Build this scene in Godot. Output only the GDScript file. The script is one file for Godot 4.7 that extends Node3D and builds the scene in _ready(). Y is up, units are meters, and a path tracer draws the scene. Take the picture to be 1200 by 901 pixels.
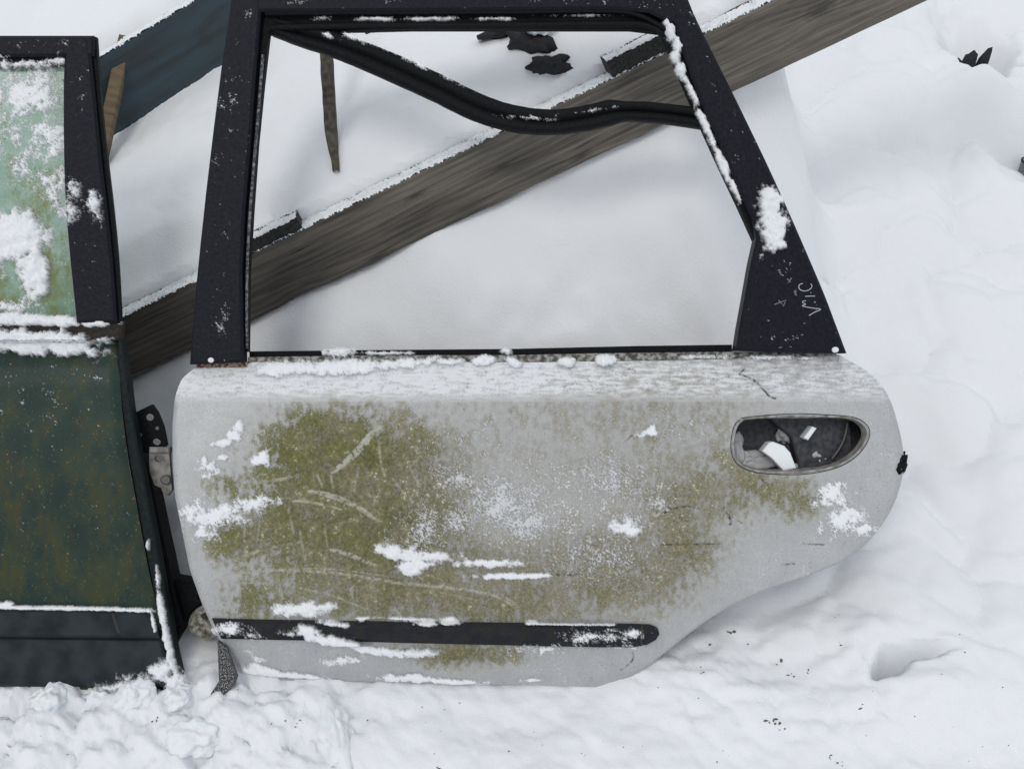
extends Node3D
# A silver rear car door and the end of a green one, leaning on boards in a snowy yard under an overcast sky.

const PX := 1.0 / 900.0                 # drawings of the doors are in units of 1.11 mm
const LEAN := 35.0                      # the doors lean back this many degrees
const CAM_AT := Vector3(0, 1.183, 0)
var door_at := Vector3(0, 0.3227, -1.2287)   # middle of the drawing board the doors are drawn on
var door_basis := Basis(Vector3.RIGHT, deg_to_rad(-LEAN))
var rng := RandomNumberGenerator.new()
var names := {}
var mats := {}
var n_low: FastNoiseLite
var n_mid: FastNoiseLite
var n_fine: FastNoiseLite
var n_lump: FastNoiseLite
var n_a: FastNoiseLite
var n_b: FastNoiseLite
var n_c: FastNoiseLite
var n_grain: FastNoiseLite
var n_wood: FastNoiseLite

# ---------------------------------------------------------------- mesh helpers
class Shape:
	var v := PackedVector3Array()
	var u := PackedVector2Array()
	var i := PackedInt32Array()
	var c := PackedColorArray()
	func p(a: Vector3, t := Vector2.ZERO) -> int:
		v.append(a); u.append(t)
		return v.size() - 1
	func tri(a: int, b: int, c: int) -> void:
		i.append(a); i.append(b); i.append(c)
	func quad(a: int, b: int, c: int, d: int) -> void:   # clockwise as seen from the front
		tri(a, b, c); tri(a, c, d)
	func face(pts: Array) -> void:                       # a flat fan with its own corners
		var k := v.size()
		for q in pts: p(q)
		for j in range(1, pts.size() - 1): tri(k, k + j, k + j + 1)
	func box(a: Vector3, b: Vector3, x := Transform3D()) -> void:
		var c := []
		for j in 8: c.append(x * Vector3(b.x if j & 1 else a.x, b.y if j & 2 else a.y, b.z if j & 4 else a.z))
		for f in [[4, 6, 7, 5], [1, 3, 2, 0], [5, 7, 3, 1], [0, 2, 6, 4], [6, 2, 3, 7], [0, 4, 5, 1]]:
			face([c[f[0]], c[f[1]], c[f[2]], c[f[3]]])
	func mesh() -> ArrayMesh:
		var n := PackedVector3Array()
		n.resize(v.size())
		for t in range(0, i.size(), 3):
			var a := i[t]; var b := i[t + 1]; var d := i[t + 2]
			var f := (v[d] - v[a]).cross(v[b] - v[a])
			n[a] += f; n[b] += f; n[d] += f
		for k in n.size(): n[k] = n[k].normalized() if n[k].length_squared() > 1e-30 else Vector3.UP
		var arr := []
		arr.resize(Mesh.ARRAY_MAX)
		arr[Mesh.ARRAY_VERTEX] = v; arr[Mesh.ARRAY_NORMAL] = n; arr[Mesh.ARRAY_TEX_UV] = u; arr[Mesh.ARRAY_INDEX] = i
		if c.size() == v.size(): arr[Mesh.ARRAY_COLOR] = c
		var m := ArrayMesh.new()
		m.add_surface_from_arrays(Mesh.PRIMITIVE_TRIANGLES, arr)
		return m

func numbered(called: String) -> String:
	names[called] = names.get(called, -1) + 1
	return called if names[called] == 0 else "%s_%03d" % [called, names[called]]

func tag(o: Node, label := "", category := "", group := "", kind := "") -> Node:
	if label: o.set_meta("label", label)
	if category: o.set_meta("category", category)
	if group: o.set_meta("group", group)
	if kind: o.set_meta("kind", kind)
	return o

func thing(called: String, label: String, category: String, at := Vector3.ZERO, turn := Basis(), group := "") -> Node3D:
	var o := Node3D.new()
	o.name = numbered(called)
	o.transform = Transform3D(turn, at)
	add_child(o, true)
	tag(o, label, category, group)
	return o

func put(called: String, s, m: Material, parent: Node = null) -> MeshInstance3D:
	var o := MeshInstance3D.new()
	o.mesh = s.mesh() if s is Shape else s
	o.material_override = m
	o.name = numbered(called) if parent == null else called
	(self if parent == null else parent).add_child(o, true)
	return o

func d3(x: float, y: float, z := 0.0) -> Vector3:        # door drawing -> metres on the drawing board
	return Vector3((x - 600.0) * PX, (450.5 - y) * PX, z)

func pts(a: Array) -> PackedVector2Array:
	var r := PackedVector2Array()
	for k in range(0, a.size(), 2): r.append(Vector2(a[k], a[k + 1]))
	return r

func look(a: Array, x: float) -> float:                   # piecewise linear table x, value, x, value ...
	if x <= a[0]: return a[1]
	for k in range(2, a.size(), 2):
		if x <= a[k]: return lerpf(a[k - 1], a[k + 1], (x - a[k - 2]) / (a[k] - a[k - 2]))
	return a[a.size() - 1]

func smooth_look(a: Array, x: float) -> float:
	return (look(a, x - 5) + 2.0 * look(a, x) + look(a, x + 5) + look(a, x - 9) * 0.5 + look(a, x + 9) * 0.5) / 5.0

func curve(a: Array, steps := 6) -> PackedVector2Array:   # Catmull-Rom through the points of a drawing
	var q := pts(a)
	var r := PackedVector2Array()
	for k in q.size() - 1:
		var p0 := q[maxi(k - 1, 0)]; var p3 := q[mini(k + 2, q.size() - 1)]
		for j in steps: r.append(q[k].cubic_interpolate(q[k + 1], p0, p3, float(j) / steps))
	r.append(q[q.size() - 1])
	return r

func prism(poly: PackedVector2Array, z0: float, z1: float, chamfer := 2.0, s: Shape = null, off := Vector3.ZERO) -> Shape:
	# a drawn outline with thickness and a chamfered front edge
	if s == null: s = Shape.new()
	if not Geometry2D.is_polygon_clockwise(poly):
		poly = poly.duplicate(); poly.reverse()
	var n := poly.size()
	var inner := PackedVector2Array()
	var area := 0.0
	for k in n: area += poly[k].cross(poly[(k + 1) % n])
	var side := signf(area)
	for k in n:
		var e0 := (poly[k] - poly[(k + n - 1) % n]).normalized()
		var e1 := (poly[(k + 1) % n] - poly[k]).normalized()
		var m0 := Vector2(-e0.y, e0.x) * side
		var m1 := Vector2(-e1.y, e1.x) * side
		var m := (m0 + m1)
		var l := m.length()
		inner.append(poly[k] + (m / l * chamfer / maxf(0.45, l * 0.5) if l > 0.05 else m0 * chamfer))
	var cz := chamfer * PX * 0.8
	var rings := [[poly, z0], [poly, z1 - cz], [inner, z1]]
	# sense of rotation on screen (y down) decides which way faces point
	var flip := side < 0
	for r in 2:
		for k in n:
			var j := (k + 1) % n
			var a := d3(rings[r][0][k].x, rings[r][0][k].y, rings[r][1]) + off
			var b := d3(rings[r][0][j].x, rings[r][0][j].y, rings[r][1]) + off
			var c := d3(rings[r + 1][0][j].x, rings[r + 1][0][j].y, rings[r + 1][1]) + off
			var d := d3(rings[r + 1][0][k].x, rings[r + 1][0][k].y, rings[r + 1][1]) + off
			if flip: s.face([a, b, c, d])
			else: s.face([d, c, b, a])
	for cap in [[inner, z1, true], [poly, z0, false]]:
		var t := Geometry2D.triangulate_polygon(cap[0])
		var k0 := s.v.size()
		for q in cap[0]: s.p(d3(q.x, q.y, cap[1]) + off, Vector2(q.x, q.y) / 300.0)
		for k in range(0, t.size(), 3):
			var a: Vector2 = cap[0][t[k]]; var b: Vector2 = cap[0][t[k + 1]]; var c: Vector2 = cap[0][t[k + 2]]
			var cw := (b - a).cross(c - a) > 0.0           # y down: positive = clockwise on screen
			if cw == cap[2]: s.tri(k0 + t[k], k0 + t[k + 1], k0 + t[k + 2])
			else: s.tri(k0 + t[k], k0 + t[k + 2], k0 + t[k + 1])
	return s

func tube(path: Array, r0: float, r1: float, sides := 8, s: Shape = null, flat := 1.0) -> Shape:
	if s == null: s = Shape.new()
	var k0 := s.v.size()
	var n := path.size()
	for k in n:
		var t: Vector3 = (path[mini(k + 1, n - 1)] - path[maxi(k - 1, 0)]).normalized()
		var up := Vector3(0, 0, 1) if absf(t.z) < 0.9 else Vector3(0, 1, 0)
		var a := t.cross(up).normalized(); var b := a.cross(t).normalized()
		var r := lerpf(r0, r1, float(k) / (n - 1))
		for j in sides:
			var w := TAU * j / sides
			s.p(path[k] + a * cos(w) * r + b * sin(w) * r * flat, Vector2(float(j) / sides, float(k) / n))
	for k in n - 1:
		for j in sides:
			var q := (j + 1) % sides
			s.quad(k0 + k * sides + j, k0 + k * sides + q, k0 + (k + 1) * sides + q, k0 + (k + 1) * sides + j)
	for e in [0, n - 1]:
		var c := s.p(path[e])
		for j in sides:
			var q := (j + 1) % sides
			if e == 0: s.tri(c, k0 + q, k0 + j)
			else: s.tri(c, k0 + e * sides + j, k0 + e * sides + q)
	return s

func lump(r: Vector3, amp: float, sd: int, x := Transform3D(), rings := 14, s: Shape = null, freq := 1.3) -> Shape:
	if s == null: s = Shape.new()
	var k0 := s.v.size()
	var segs := rings * 2
	for a in rings + 1:
		for b in segs:
			var th := PI * a / rings; var ph := TAU * b / segs
			var q := Vector3(sin(th) * cos(ph), cos(th), sin(th) * sin(ph))
			var w := 1.0 + amp * (n_a.get_noise_3dv(q * 40.0 * freq + Vector3.ONE * sd * 57.0) + 0.45 * n_a.get_noise_3dv(q * 110.0 * freq + Vector3.ONE * sd * 31.0))
			s.p(x * (q * r * w))
	for a in rings:
		for b in segs:
			var c := (b + 1) % segs
			s.quad(k0 + a * segs + b, k0 + a * segs + c, k0 + (a + 1) * segs + c, k0 + (a + 1) * segs + b)
	return s

func noise(freq: float, sd: int, oct := 3, kind := FastNoiseLite.TYPE_SIMPLEX_SMOOTH) -> FastNoiseLite:
	var n := FastNoiseLite.new()
	n.noise_type = kind
	n.seed = sd
	n.frequency = freq
	n.fractal_octaves = oct
	n.fractal_type = FastNoiseLite.FRACTAL_FBM if oct > 1 else FastNoiseLite.FRACTAL_NONE
	return n

func noise_tex(freq: float, sd: int, oct: int, colors: Array, size := 256, normal := false, bump := 4.0, stretch := 1.0) -> Texture2D:
	var t := NoiseTexture2D.new()
	t.width = size; t.height = size
	t.seamless = true
	t.noise = noise(freq, sd, oct)
	if normal:
		t.as_normal_map = true
		t.bump_strength = bump
	else:
		var g := Gradient.new()
		var o := PackedFloat32Array(); var c := PackedColorArray()
		for k in range(0, colors.size(), 2): o.append(colors[k]); c.append(colors[k + 1])
		g.offsets = o; g.colors = c
		t.color_ramp = g
	return t

func lin(r: float, g: float, b: float) -> Color:
	return Color(r, g, b).linear_to_srgb()

func mat(color: Color, rough: float, metal := 0.0, tex: Texture2D = null, scale := 4.0, bump: Texture2D = null, bump_k := 0.5) -> StandardMaterial3D:
	var m := StandardMaterial3D.new()
	m.albedo_color = color
	m.roughness = rough
	m.metallic = metal
	if tex or bump:
		m.uv1_triplanar = true
		m.uv1_scale = Vector3.ONE * scale
	if tex: m.albedo_texture = tex
	if bump:
		m.normal_enabled = true
		m.normal_texture = bump
		m.normal_scale = bump_k
	return m

func capsule(q: Vector2, a: Vector2, b: Vector2) -> float:
	var ab := b - a
	return q.distance_to(a + ab * clampf((q - a).dot(ab) / ab.length_squared(), 0, 1))

# ---------------------------------------------------------------- the lie of the snow
func plank_y(x: float) -> float: return 0.3089 + 0.4194 * (clampf(x, -0.85, 0.56) + 0.5656)
func plank_d(x: float) -> float: return 1.4145 + 0.2287 * (clampf(x, -0.85, 0.56) + 0.5656)

var bumps := [  # x, z, radius x, radius z, height, turn
	[0.42, -1.72, 0.13, 0.10, 0.035, 0.3], [0.60, -1.80, 0.16, 0.10, 0.04, -0.2], [0.78, -1.62, 0.13, 0.10, 0.03, 0.1], [0.50, -1.50, 0.17, 0.10, 0.025, 0.2],
	[0.72, -1.42, 0.12, 0.08, 0.02, 0.5], [0.62, -1.30, 0.10, 0.06, 0.018, -0.3], [0.30, -1.95, 0.20, 0.13, 0.03, 0.0], [0.65, -2.15, 0.22, 0.16, 0.05, 0.2],
	[0.90, -2.12, 0.10, 0.07, 0.05, 0.0], [0.53, -1.13, 0.07, 0.045, 0.028, 0.2], [0.42, -1.13, 0.08, 0.05, 0.016, -0.4], [0.60, -1.05, 0.09, 0.05, 0.02, 0.1],
	[0.560, -0.985, 0.085, 0.036, 0.034, 0.08], [0.49, -1.075, 0.05, 0.03, 0.018, -0.2], [0.70, -0.98, 0.10, 0.06, 0.016, 0.4], [0.31, -1.10, 0.07, 0.045, 0.014, 0.3], [0.24, -1.02, 0.10, 0.035, 0.010, 0.1],
	[-0.10, -1.48, 0.07, 0.05, 0.034, 0.2], [0.20, -1.50, 0.09, 0.05, 0.024, -0.2], [0.06, -1.40, 0.10, 0.04, 0.016, 0.1], [-0.24, -1.42, 0.06, 0.04, 0.014, 0.0], [-0.55, -0.93, 0.10, 0.05, 0.02, 0.2], [-0.36, -0.95, 0.06, 0.04, 0.016, 0.0], [-0.10, -0.93, 0.12, 0.05, 0.012, 0.0],
	[0.78, -1.30, 0.10, 0.10, 0.03, 0.2]]
var pits := [[0.500, -1.030, 0.022, 0.012, 0.105, -0.5], [0.540, -1.044, 0.036, 0.008, 0.075, -0.15], [0.936, -2.25, 0.055, 0.06, 0.11, 0.2], [0.36, -1.045, 0.07, 0.03, 0.012, -0.3],
	[0.95, -1.99, 0.06, 0.06, 0.03, 0.0], [-0.335, -1.53, 0.016, 0.012, 0.02, 0.0], [0.50, -1.385, 0.05, 0.03, 0.012, 0.5]]

func soft(a: float, b: float, x: float) -> float: return smoothstep(a, b, x)

func teal_back(x: float) -> float:      # distance of the blue-green board behind the plank
	return 1.842 + (x + 0.69) * 0.444

func ground_h(x: float, z: float) -> float:
	var D := -z
	var b := plank_d(x)
	var yt := plank_y(x)
	var right := soft(0.27, 0.56, x + 0.035 * n_low.get_noise_2d(x * 50.0 + 15.0, z * 70.0))
	var h := 0.0
	# the bank under the plank, steep behind the doors and gentle to the right
	var t := (D - 1.12) / (b - 1.12)
	var steep := 0.0
	if t > 0.0: steep = (yt - 0.108) * pow(minf(t, 1.0), 1.3)
	if t > 1.0:
		# the terrace of snow that lies on the boards
		var s := D - b - 0.036
		var wob := 0.010 * n_mid.get_noise_2d(x * 260.0, 7.0) * exp(-maxf(s, 0.0) / 0.03)
		var top := yt + 0.010 + wob - 0.018 * soft(0.10, 0.25, s) + 0.046 * soft(0.004, 0.075, s - wob) + 0.28 * maxf(s - 0.03, 0.0)
		top += (0.112 + 0.028 * soft(0.0, 0.06, D - teal_back(x) - 0.012)) * soft(0.004, 0.020, D - teal_back(x)) * soft(-0.30, -0.44, x)
		top -= 0.25 * maxf(D - 2.3, 0.0)
		steep = lerpf(steep, top, soft(0.022, 0.046, s + 0.036))
	var e := maxf(D - 1.10, 0.0)
	var gentle := 0.37 * (sqrt(e * e + 0.01) - 0.1)
	gentle -= 0.30 * maxf(D - 3.2, 0.0)
	h = lerpf(steep, gentle, right)
	if D > 2.6: h = lerpf(h, 0.55 + 0.02 * (D - 2.6), soft(2.6, 5.0, D))
	if D < 1.0: h -= 0.10 * (1.0 - D)
	# drifts, hollows
	var far := soft(6.0, 2.5, D)
	for q in bumps:
		var dx: float = x - q[0]; var dz: float = z - q[1]
		if absf(dx) > q[2] * 2.6 or absf(dz) > 0.5: continue
		var c := cos(q[5]); var sn := sin(q[5])
		var a: float = (dx * c + dz * sn) / q[2]; var bb: float = (dz * c - dx * sn) / q[3]
		h += q[4] * exp(-(a * a + bb * bb) * 1.2)
	for q in pits:
		var dx: float = x - q[0]; var dz: float = z - q[1]
		if absf(dx) > 0.25 or absf(dz) > 0.25: continue
		var c := cos(q[5]); var sn := sin(q[5])
		var a: float = (dx * c + dz * sn) / q[2]; var bb: float = (dz * c - dx * sn) / q[3]
		var ragged := 1.0 + 0.5 * n_mid.get_noise_2d(x * 220.0, z * 220.0)
		h -= q[4] * exp(-pow((a * a + bb * bb) * ragged, 1.6))
	var behind := soft(0.30, 0.42, x) + soft(1.12, 1.02, D)
	var calm := clampf(behind, 0.5, 1.0)
	if x < 0.55: calm *= 1.0 - 0.85 * exp(-pow((D - b) / 0.06, 2.0))
	var mounds := soft(0.40, 0.25, x) * soft(1.18, 1.28, D) * soft(b - 0.03, b - 0.11, D)
	h += mounds * 0.013 * n_low.get_noise_2d(x * 260.0 + 7.0, z * 300.0)
	h += 0.016 * calm * n_low.get_noise_2d(x * 100.0, z * 100.0)
	h += 0.0055 * n_mid.get_noise_2d(x * 60.0, z * 70.0) + 0.0016 * n_mid.get_noise_2d(x * 210.0, z * 230.0)
	h += 0.003 * (1.0 - calm) * n_low.get_noise_2d(x * 190.0 + 40.0, z * 190.0)
	h += 0.0005 * n_fine.get_noise_2d(x * 100.0, z * 100.0)
	var side := soft(0.30, 0.46, x) * soft(1.0, 1.12, D)
	if side > 0.0:                      # overlapping soft scallops where snow has slid and settled
		var qx := x + 0.05 * n_low.get_noise_2d(x * 130.0, z * 130.0 + 40.0)
		var qz := z + 0.05 * n_low.get_noise_2d(x * 130.0 + 90.0, z * 130.0)
		var c4 := clampf((n_lump.get_noise_2d(qx * 30.0 + 11.0, qz * 42.0) + 1.0) / 0.75, 0.0, 1.0)
		var c5 := clampf((n_lump.get_noise_2d(qx * 70.0 + 61.0, qz * 90.0) + 1.0) / 0.75, 0.0, 1.0)
		h += side * (0.060 * (sqrt(1.0 - 0.9 * c4 * c4) - 0.6) + 0.010 * (sqrt(1.0 - 0.9 * c5 * c5) - 0.6))
	# trodden, lumpy snow in front of the doors
	var front := soft(1.075, 1.0, D)
	if front > 0.0:
		var wx := x + 0.012 * n_mid.get_noise_2d(x * 300.0, z * 300.0)
		var wz := z + 0.012 * n_mid.get_noise_2d(x * 300.0 + 77.0, z * 300.0)
		var c1 := n_lump.get_noise_2d(wx * 78.0, wz * 92.0)          # -1 .. 0 at a cell's middle
		var c2 := n_lump.get_noise_2d(wx * 190.0 + 50.0, wz * 215.0)
		var dome := sqrt(maxf(0.0, 1.0 - pow(clampf((c1 + 1.0) / 0.66, 0, 1), 2.0)))
		var dome2 := sqrt(maxf(0.0, 1.0 - pow(clampf((c2 + 1.0) / 0.66, 0, 1), 2.0)))
		var left := soft(-0.10, -0.34, x)
		var rough := front * (0.20 + 0.80 * left)
		h += rough * (0.024 * (dome - 0.62) + 0.010 * (dome2 - 0.6))
		h -= 0.012 * front
		h += rough * (0.0042 * n_mid.get_noise_2d(x * 520.0, z * 560.0) + 0.0016 * n_fine.get_noise_2d(x * 260.0, z * 260.0))
	# broken crust to the right of the door
	var crust := soft(0.10, 0.2, x) * soft(0.62, 0.45, x) * soft(0.90, 0.96, D) * soft(1.14, 1.06, D)
	if crust > 0.0:
		var w := x + 0.02 * n_mid.get_noise_2d(x * 200.0, z * 200.0)
		var c3 := n_lump.get_noise_2d(w * 150.0, z * 200.0 + 31.0)
		h += crust * 0.007 * (sqrt(maxf(0.0, 1.0 - pow(clampf((c3 + 1.0) / 0.7, 0, 1), 2.0))) - 0.6)
	return h

func spaced(lo: float, hi: float, step: float, ends: Array) -> PackedFloat32Array:
	var r := PackedFloat32Array()
	var k := lo
	while k <= hi: r.append(k); k += step
	var out := PackedFloat32Array()
	for e in ends:
		if e < lo: out.append(e)
	out.append_array(r)
	for e in ends:
		if e > r[r.size() - 1]: out.append(e)
	return out

func build_ground() -> void:
	var xs := spaced(-1.02, 1.05, 0.0055, [-80, -30, -12, -6, -4, -3, -2.4, -2.0, -1.7, -1.5, -1.35, -1.25, -1.17, -1.11, -1.06, 1.09, 1.14, 1.2, 1.3, 1.4, 1.6, 1.9, 2.3, 3, 4, 6, 12, 30, 80])
	var zs := spaced(-2.30, -0.74, 0.0055, [-80, -30, -14, -9, -7, -5.5, -4.6, -4.0, -3.6, -3.3, -3.1, -2.95, -2.8, -2.7, -2.6, -2.54, -2.48, -2.43, -2.39, -2.36, -2.33, -0.7, -0.6, -0.45, -0.2, 0.3, 1, 2, 4, 8, 20, 60])
	var s := Shape.new()
	var w := xs.size()
	for z in zs:
		for x in xs:
			s.v.append(Vector3(x, ground_h(x, z), z))
	s.u.resize(s.v.size())
	for r in zs.size() - 1:
		for c in w - 1:
			var a := r * w + c
			s.quad(a, a + 1, a + w + 1, a + w)
	tag(put("snow_ground", s, mats.ground), "deep white snow heaped behind and in front of the car doors", "", "", "structure")

# ---------------------------------------------------------------- snow that lies on things
# blobs: x, y, rx, ry, turn in degrees, strength. Thin speckled snow where grain is high.
func snow_field(rect: Rect2, step: float, blobs: Array, amp: float, grain: float, thick: float, surface: Callable, clip: Callable) -> Shape:
	var s := Shape.new()
	var w := int(rect.size.x / step) + 2
	var hgt := int(rect.size.y / step) + 2
	var hh := PackedFloat32Array()
	hh.resize(w * hgt)
	for r in hgt:
		for c in w:
			var x := rect.position.x + c * step
			var y := rect.position.y + r * step
			var best := -1.0
			for b in blobs:
				var dx: float = x - b[0]; var dy: float = y - b[1]
				var rr: float = maxf(b[2], b[3]) * 1.5
				if absf(dx) > rr or absf(dy) > rr: continue
				var q: float = deg_to_rad(b[4])
				var cx: float = (dx * cos(q) + dy * sin(q)) / b[2]
				var cy: float = (dy * cos(q) - dx * sin(q)) / b[3]
				best = maxf(best, b[5] * (1.0 - sqrt(cx * cx + cy * cy)))
			if best > -0.9:
				best += amp * (n_a.get_noise_2d(x * 3.0, y * 3.0) * 0.7 + n_b.get_noise_2d(x * 3.0, y * 3.0) * 0.5)
				best -= 0.16 * n_grain.get_noise_2d(x * 7.0, y * 7.0) + 0.10 * n_grain.get_noise_2d(x * 14.0 + 9.0, y * 14.0)
				if grain > 0.0: best -= grain * (0.55 + 0.9 * n_grain.get_noise_2d(x * 10.0, y * 10.0) + 0.5 * n_b.get_noise_2d(x * 5.0 + 300.0, y * 5.0)) + (0.37 if absf(grain - 0.62) < 0.01 else 0.13 if grain > 0.55 else 0.0)
				if clip.is_valid() and not clip.call(x, y): best = -1.0
			hh[r * w + c] = best
	var at := PackedInt32Array()
	at.resize(w * hgt)
	at.fill(-1)
	for r in hgt - 1:
		for c in w - 1:
			var k := r * w + c
			if hh[k] <= 0 and hh[k + 1] <= 0 and hh[k + w] <= 0 and hh[k + w + 1] <= 0: continue
			var ids := []
			for kk in [k, k + 1, k + w + 1, k + w]:
				if at[kk] < 0:
					var x: float = rect.position.x + (kk % w) * step
					var y: float = rect.position.y + (kk / w) * step
					var f := hh[kk]
					var z := -0.0006
					if f > 0: z = 0.0004 + 1.35 * thick * (1.0 - exp(-2.4 * f)) * (0.85 + 0.30 * n_b.get_noise_2d(x * 2.4, y * 2.4) + 0.35 * n_a.get_noise_2d(x * 2.0, y * 2.0) + 0.10 * n_grain.get_noise_2d(x * 6.0, y * 6.0))
					# grains keep their ragged edge
					x += 0.5 * step * n_grain.get_noise_2d(x * 17.0, y * 13.0)
					y += 0.5 * step * n_grain.get_noise_2d(x * 11.0 + 50.0, y * 19.0)
					at[kk] = s.p(d3(x, y, surface.call(x, y) + z))
					s.c.append(Color(1, 1, 1, clampf(f * (2.2 if grain > 0.2 else 2.8), 0.0, 0.85 if grain > 0.9 else 1.0)))
				ids.append(at[kk])
			s.quad(ids[0], ids[1], ids[2], ids[3])
	return s

var no_clip: Callable

func lay_snow(label: String, blobs: Array, amp: float, grain: float, thick: float, surface: Callable, group: String, step := 1.6, clip := no_clip, called := "snow_patch") -> void:
	var rect := Rect2(blobs[0][0], blobs[0][1], 0, 0)
	for b in blobs:
		var r: float = maxf(b[2], b[3]) * 1.3
		if b[2] > b[3] * 3.0 and absf(b[4]) < 25.0:
			rect = rect.merge(Rect2(b[0] - b[2] * 1.3, b[1] - b[2] * 0.5 - b[3], b[2] * 2.6, b[2] + 2.0 * b[3]))
		else:
			rect = rect.merge(Rect2(b[0] - r, b[1] - r, 2 * r, 2 * r))
	var s := snow_field(rect, step, blobs, amp * (1.35 if grain < 0.3 else 1.0), grain, thick, surface, clip)
	if s.i.is_empty(): return
	var c := Vector3.ZERO
	for q in s.v: c += q
	c /= s.v.size()
	for k in s.v.size(): s.v[k] -= c
	var o := put(called, s, mats.dust_thin if called == "snow_dust" else mats.snow_thin)
	o.transform = Transform3D(door_basis, door_at + door_basis * c)
	tag(o, label, "snow", group, "stuff" if grain > 0.55 else "")

# ---------------------------------------------------------------- surfaces of the two doors
var skin_l := [414, 226, 428, 219, 436, 212, 450, 207, 470, 203, 500, 201, 540, 202, 580, 205, 620, 213, 665, 222, 705, 235, 735, 247, 765, 262, 785, 277, 796, 288, 801, 302, 803, 400, 806, 600, 809, 700]
var skin_r := [414, 985, 418, 1000, 424, 1012, 432, 1021, 445, 1032, 460, 1041, 480, 1049, 500, 1054, 520, 1058, 540, 1060, 560, 1058, 580, 1052, 600, 1043, 620, 1030, 640, 1013, 655, 993, 672, 955, 690, 900, 705, 866, 728, 828, 752, 798, 777, 769, 797, 743, 805, 722, 809, 702]
var skin_top := [200, 430, 222, 428, 286, 426, 300, 421, 500, 418, 700, 415, 860, 413, 940, 415, 990, 415, 1010, 419, 1060, 424]
var skin_p := [410, -0.026, 418, -0.024, 424, -0.020, 440, -0.012, 455, -0.004, 463, -0.001, 468, 0.0, 520, 0.003, 600, 0.006, 680, 0.005, 730, 0.0, 760, -0.004, 790, -0.010, 812, -0.018]

func skin_z(x: float, y: float) -> float:
	var z := look(skin_p, y)
	z += 0.0004 * n_low.get_noise_2d(x * 0.5, y * 0.5)
	# a long shallow dent
	var dx := (x - 598.0) / 52.0; var dy := (y - 673.0) / 9.0
	z -= 0.003 * exp(-(dx * dx + dy * dy))
	var edge := minf(x - smooth_look(skin_l, y), smooth_look(skin_r, y) - x)
	if edge < 7.0: z -= 0.0035 * pow(1.0 - maxf(edge, 0.0) / 7.0, 2.0)
	return z

func in_skin(x: float, y: float) -> bool:
	return y < 807 and x > smooth_look(skin_l, y) + 1.0 and x < smooth_look(skin_r, y) - 1.5 and not Geometry2D.is_point_in_polygon(Vector2(x, y), handle_hole)

var handle_hole: PackedVector2Array
func make_handle_outline(grow: float) -> PackedVector2Array:
	var c := curve([872, 491, 905, 488.5, 960, 488, 996, 490, 1011, 497, 1016, 508, 1010, 523, 996, 537, 975, 547, 945, 552, 910, 553, 885, 551, 867, 543, 860, 530, 860, 514, 864, 499, 872, 491], 5)
	c.remove_at(c.size() - 1)
	if grow != 0.0:
		var m := Vector2.ZERO
		for q in c: m += q
		m /= c.size()
		for k in c.size(): c[k] += (c[k] - m).normalized() * grow
	return c

# algae and grime on the silver skin: x, y, rx, ry, strength, brownness
var algae := [[372, 530, 70, 52, 1.0, 0.1], [432, 545, 62, 50, 0.9, 0.2], [500, 545, 46, 40, 0.75, 0.8], [400, 600, 105, 50, 1.15, 0.3], [430, 650, 100, 38, 1.1, 0.35], [288, 632, 44, 30, 0.75, 0.2],
	[300, 705, 46, 26, 0.55, 0.3], [450, 695, 120, 34, 0.85, 0.55], [565, 705, 130, 32, 0.75, 0.75], [540, 768, 75, 17, 0.9, 0.45], [640, 660, 130, 30, 0.66, 0.95], [725, 650, 80, 40, 0.7, 0.9],
	[800, 592, 58, 52, 0.66, 0.55], [800, 645, 36, 34, 0.6, 0.6], [755, 690, 55, 26, 0.6, 0.7], [905, 572, 46, 30, 0.6, 0.45], [940, 590, 20, 22, 0.6, 0.4], [620, 590, 170, 80, 0.40, 0.95], [700, 540, 150, 70, 0.36, 1.0],
	[262, 566, 36, 12, 0.4, 0.5], [860, 560, 40, 40, 0.42, 0.6], [820, 500, 90, 50, 0.30, 0.9], [560, 480, 190, 40, 0.28, 0.9], [770, 445, 150, 36, 0.46, 1.0], [640, 700, 130, 36, 0.6, 0.9], [470, 600, 60, 60, 0.7, 0.5], [250, 440, 60, 22, 0.25, 1.0]]
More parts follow.
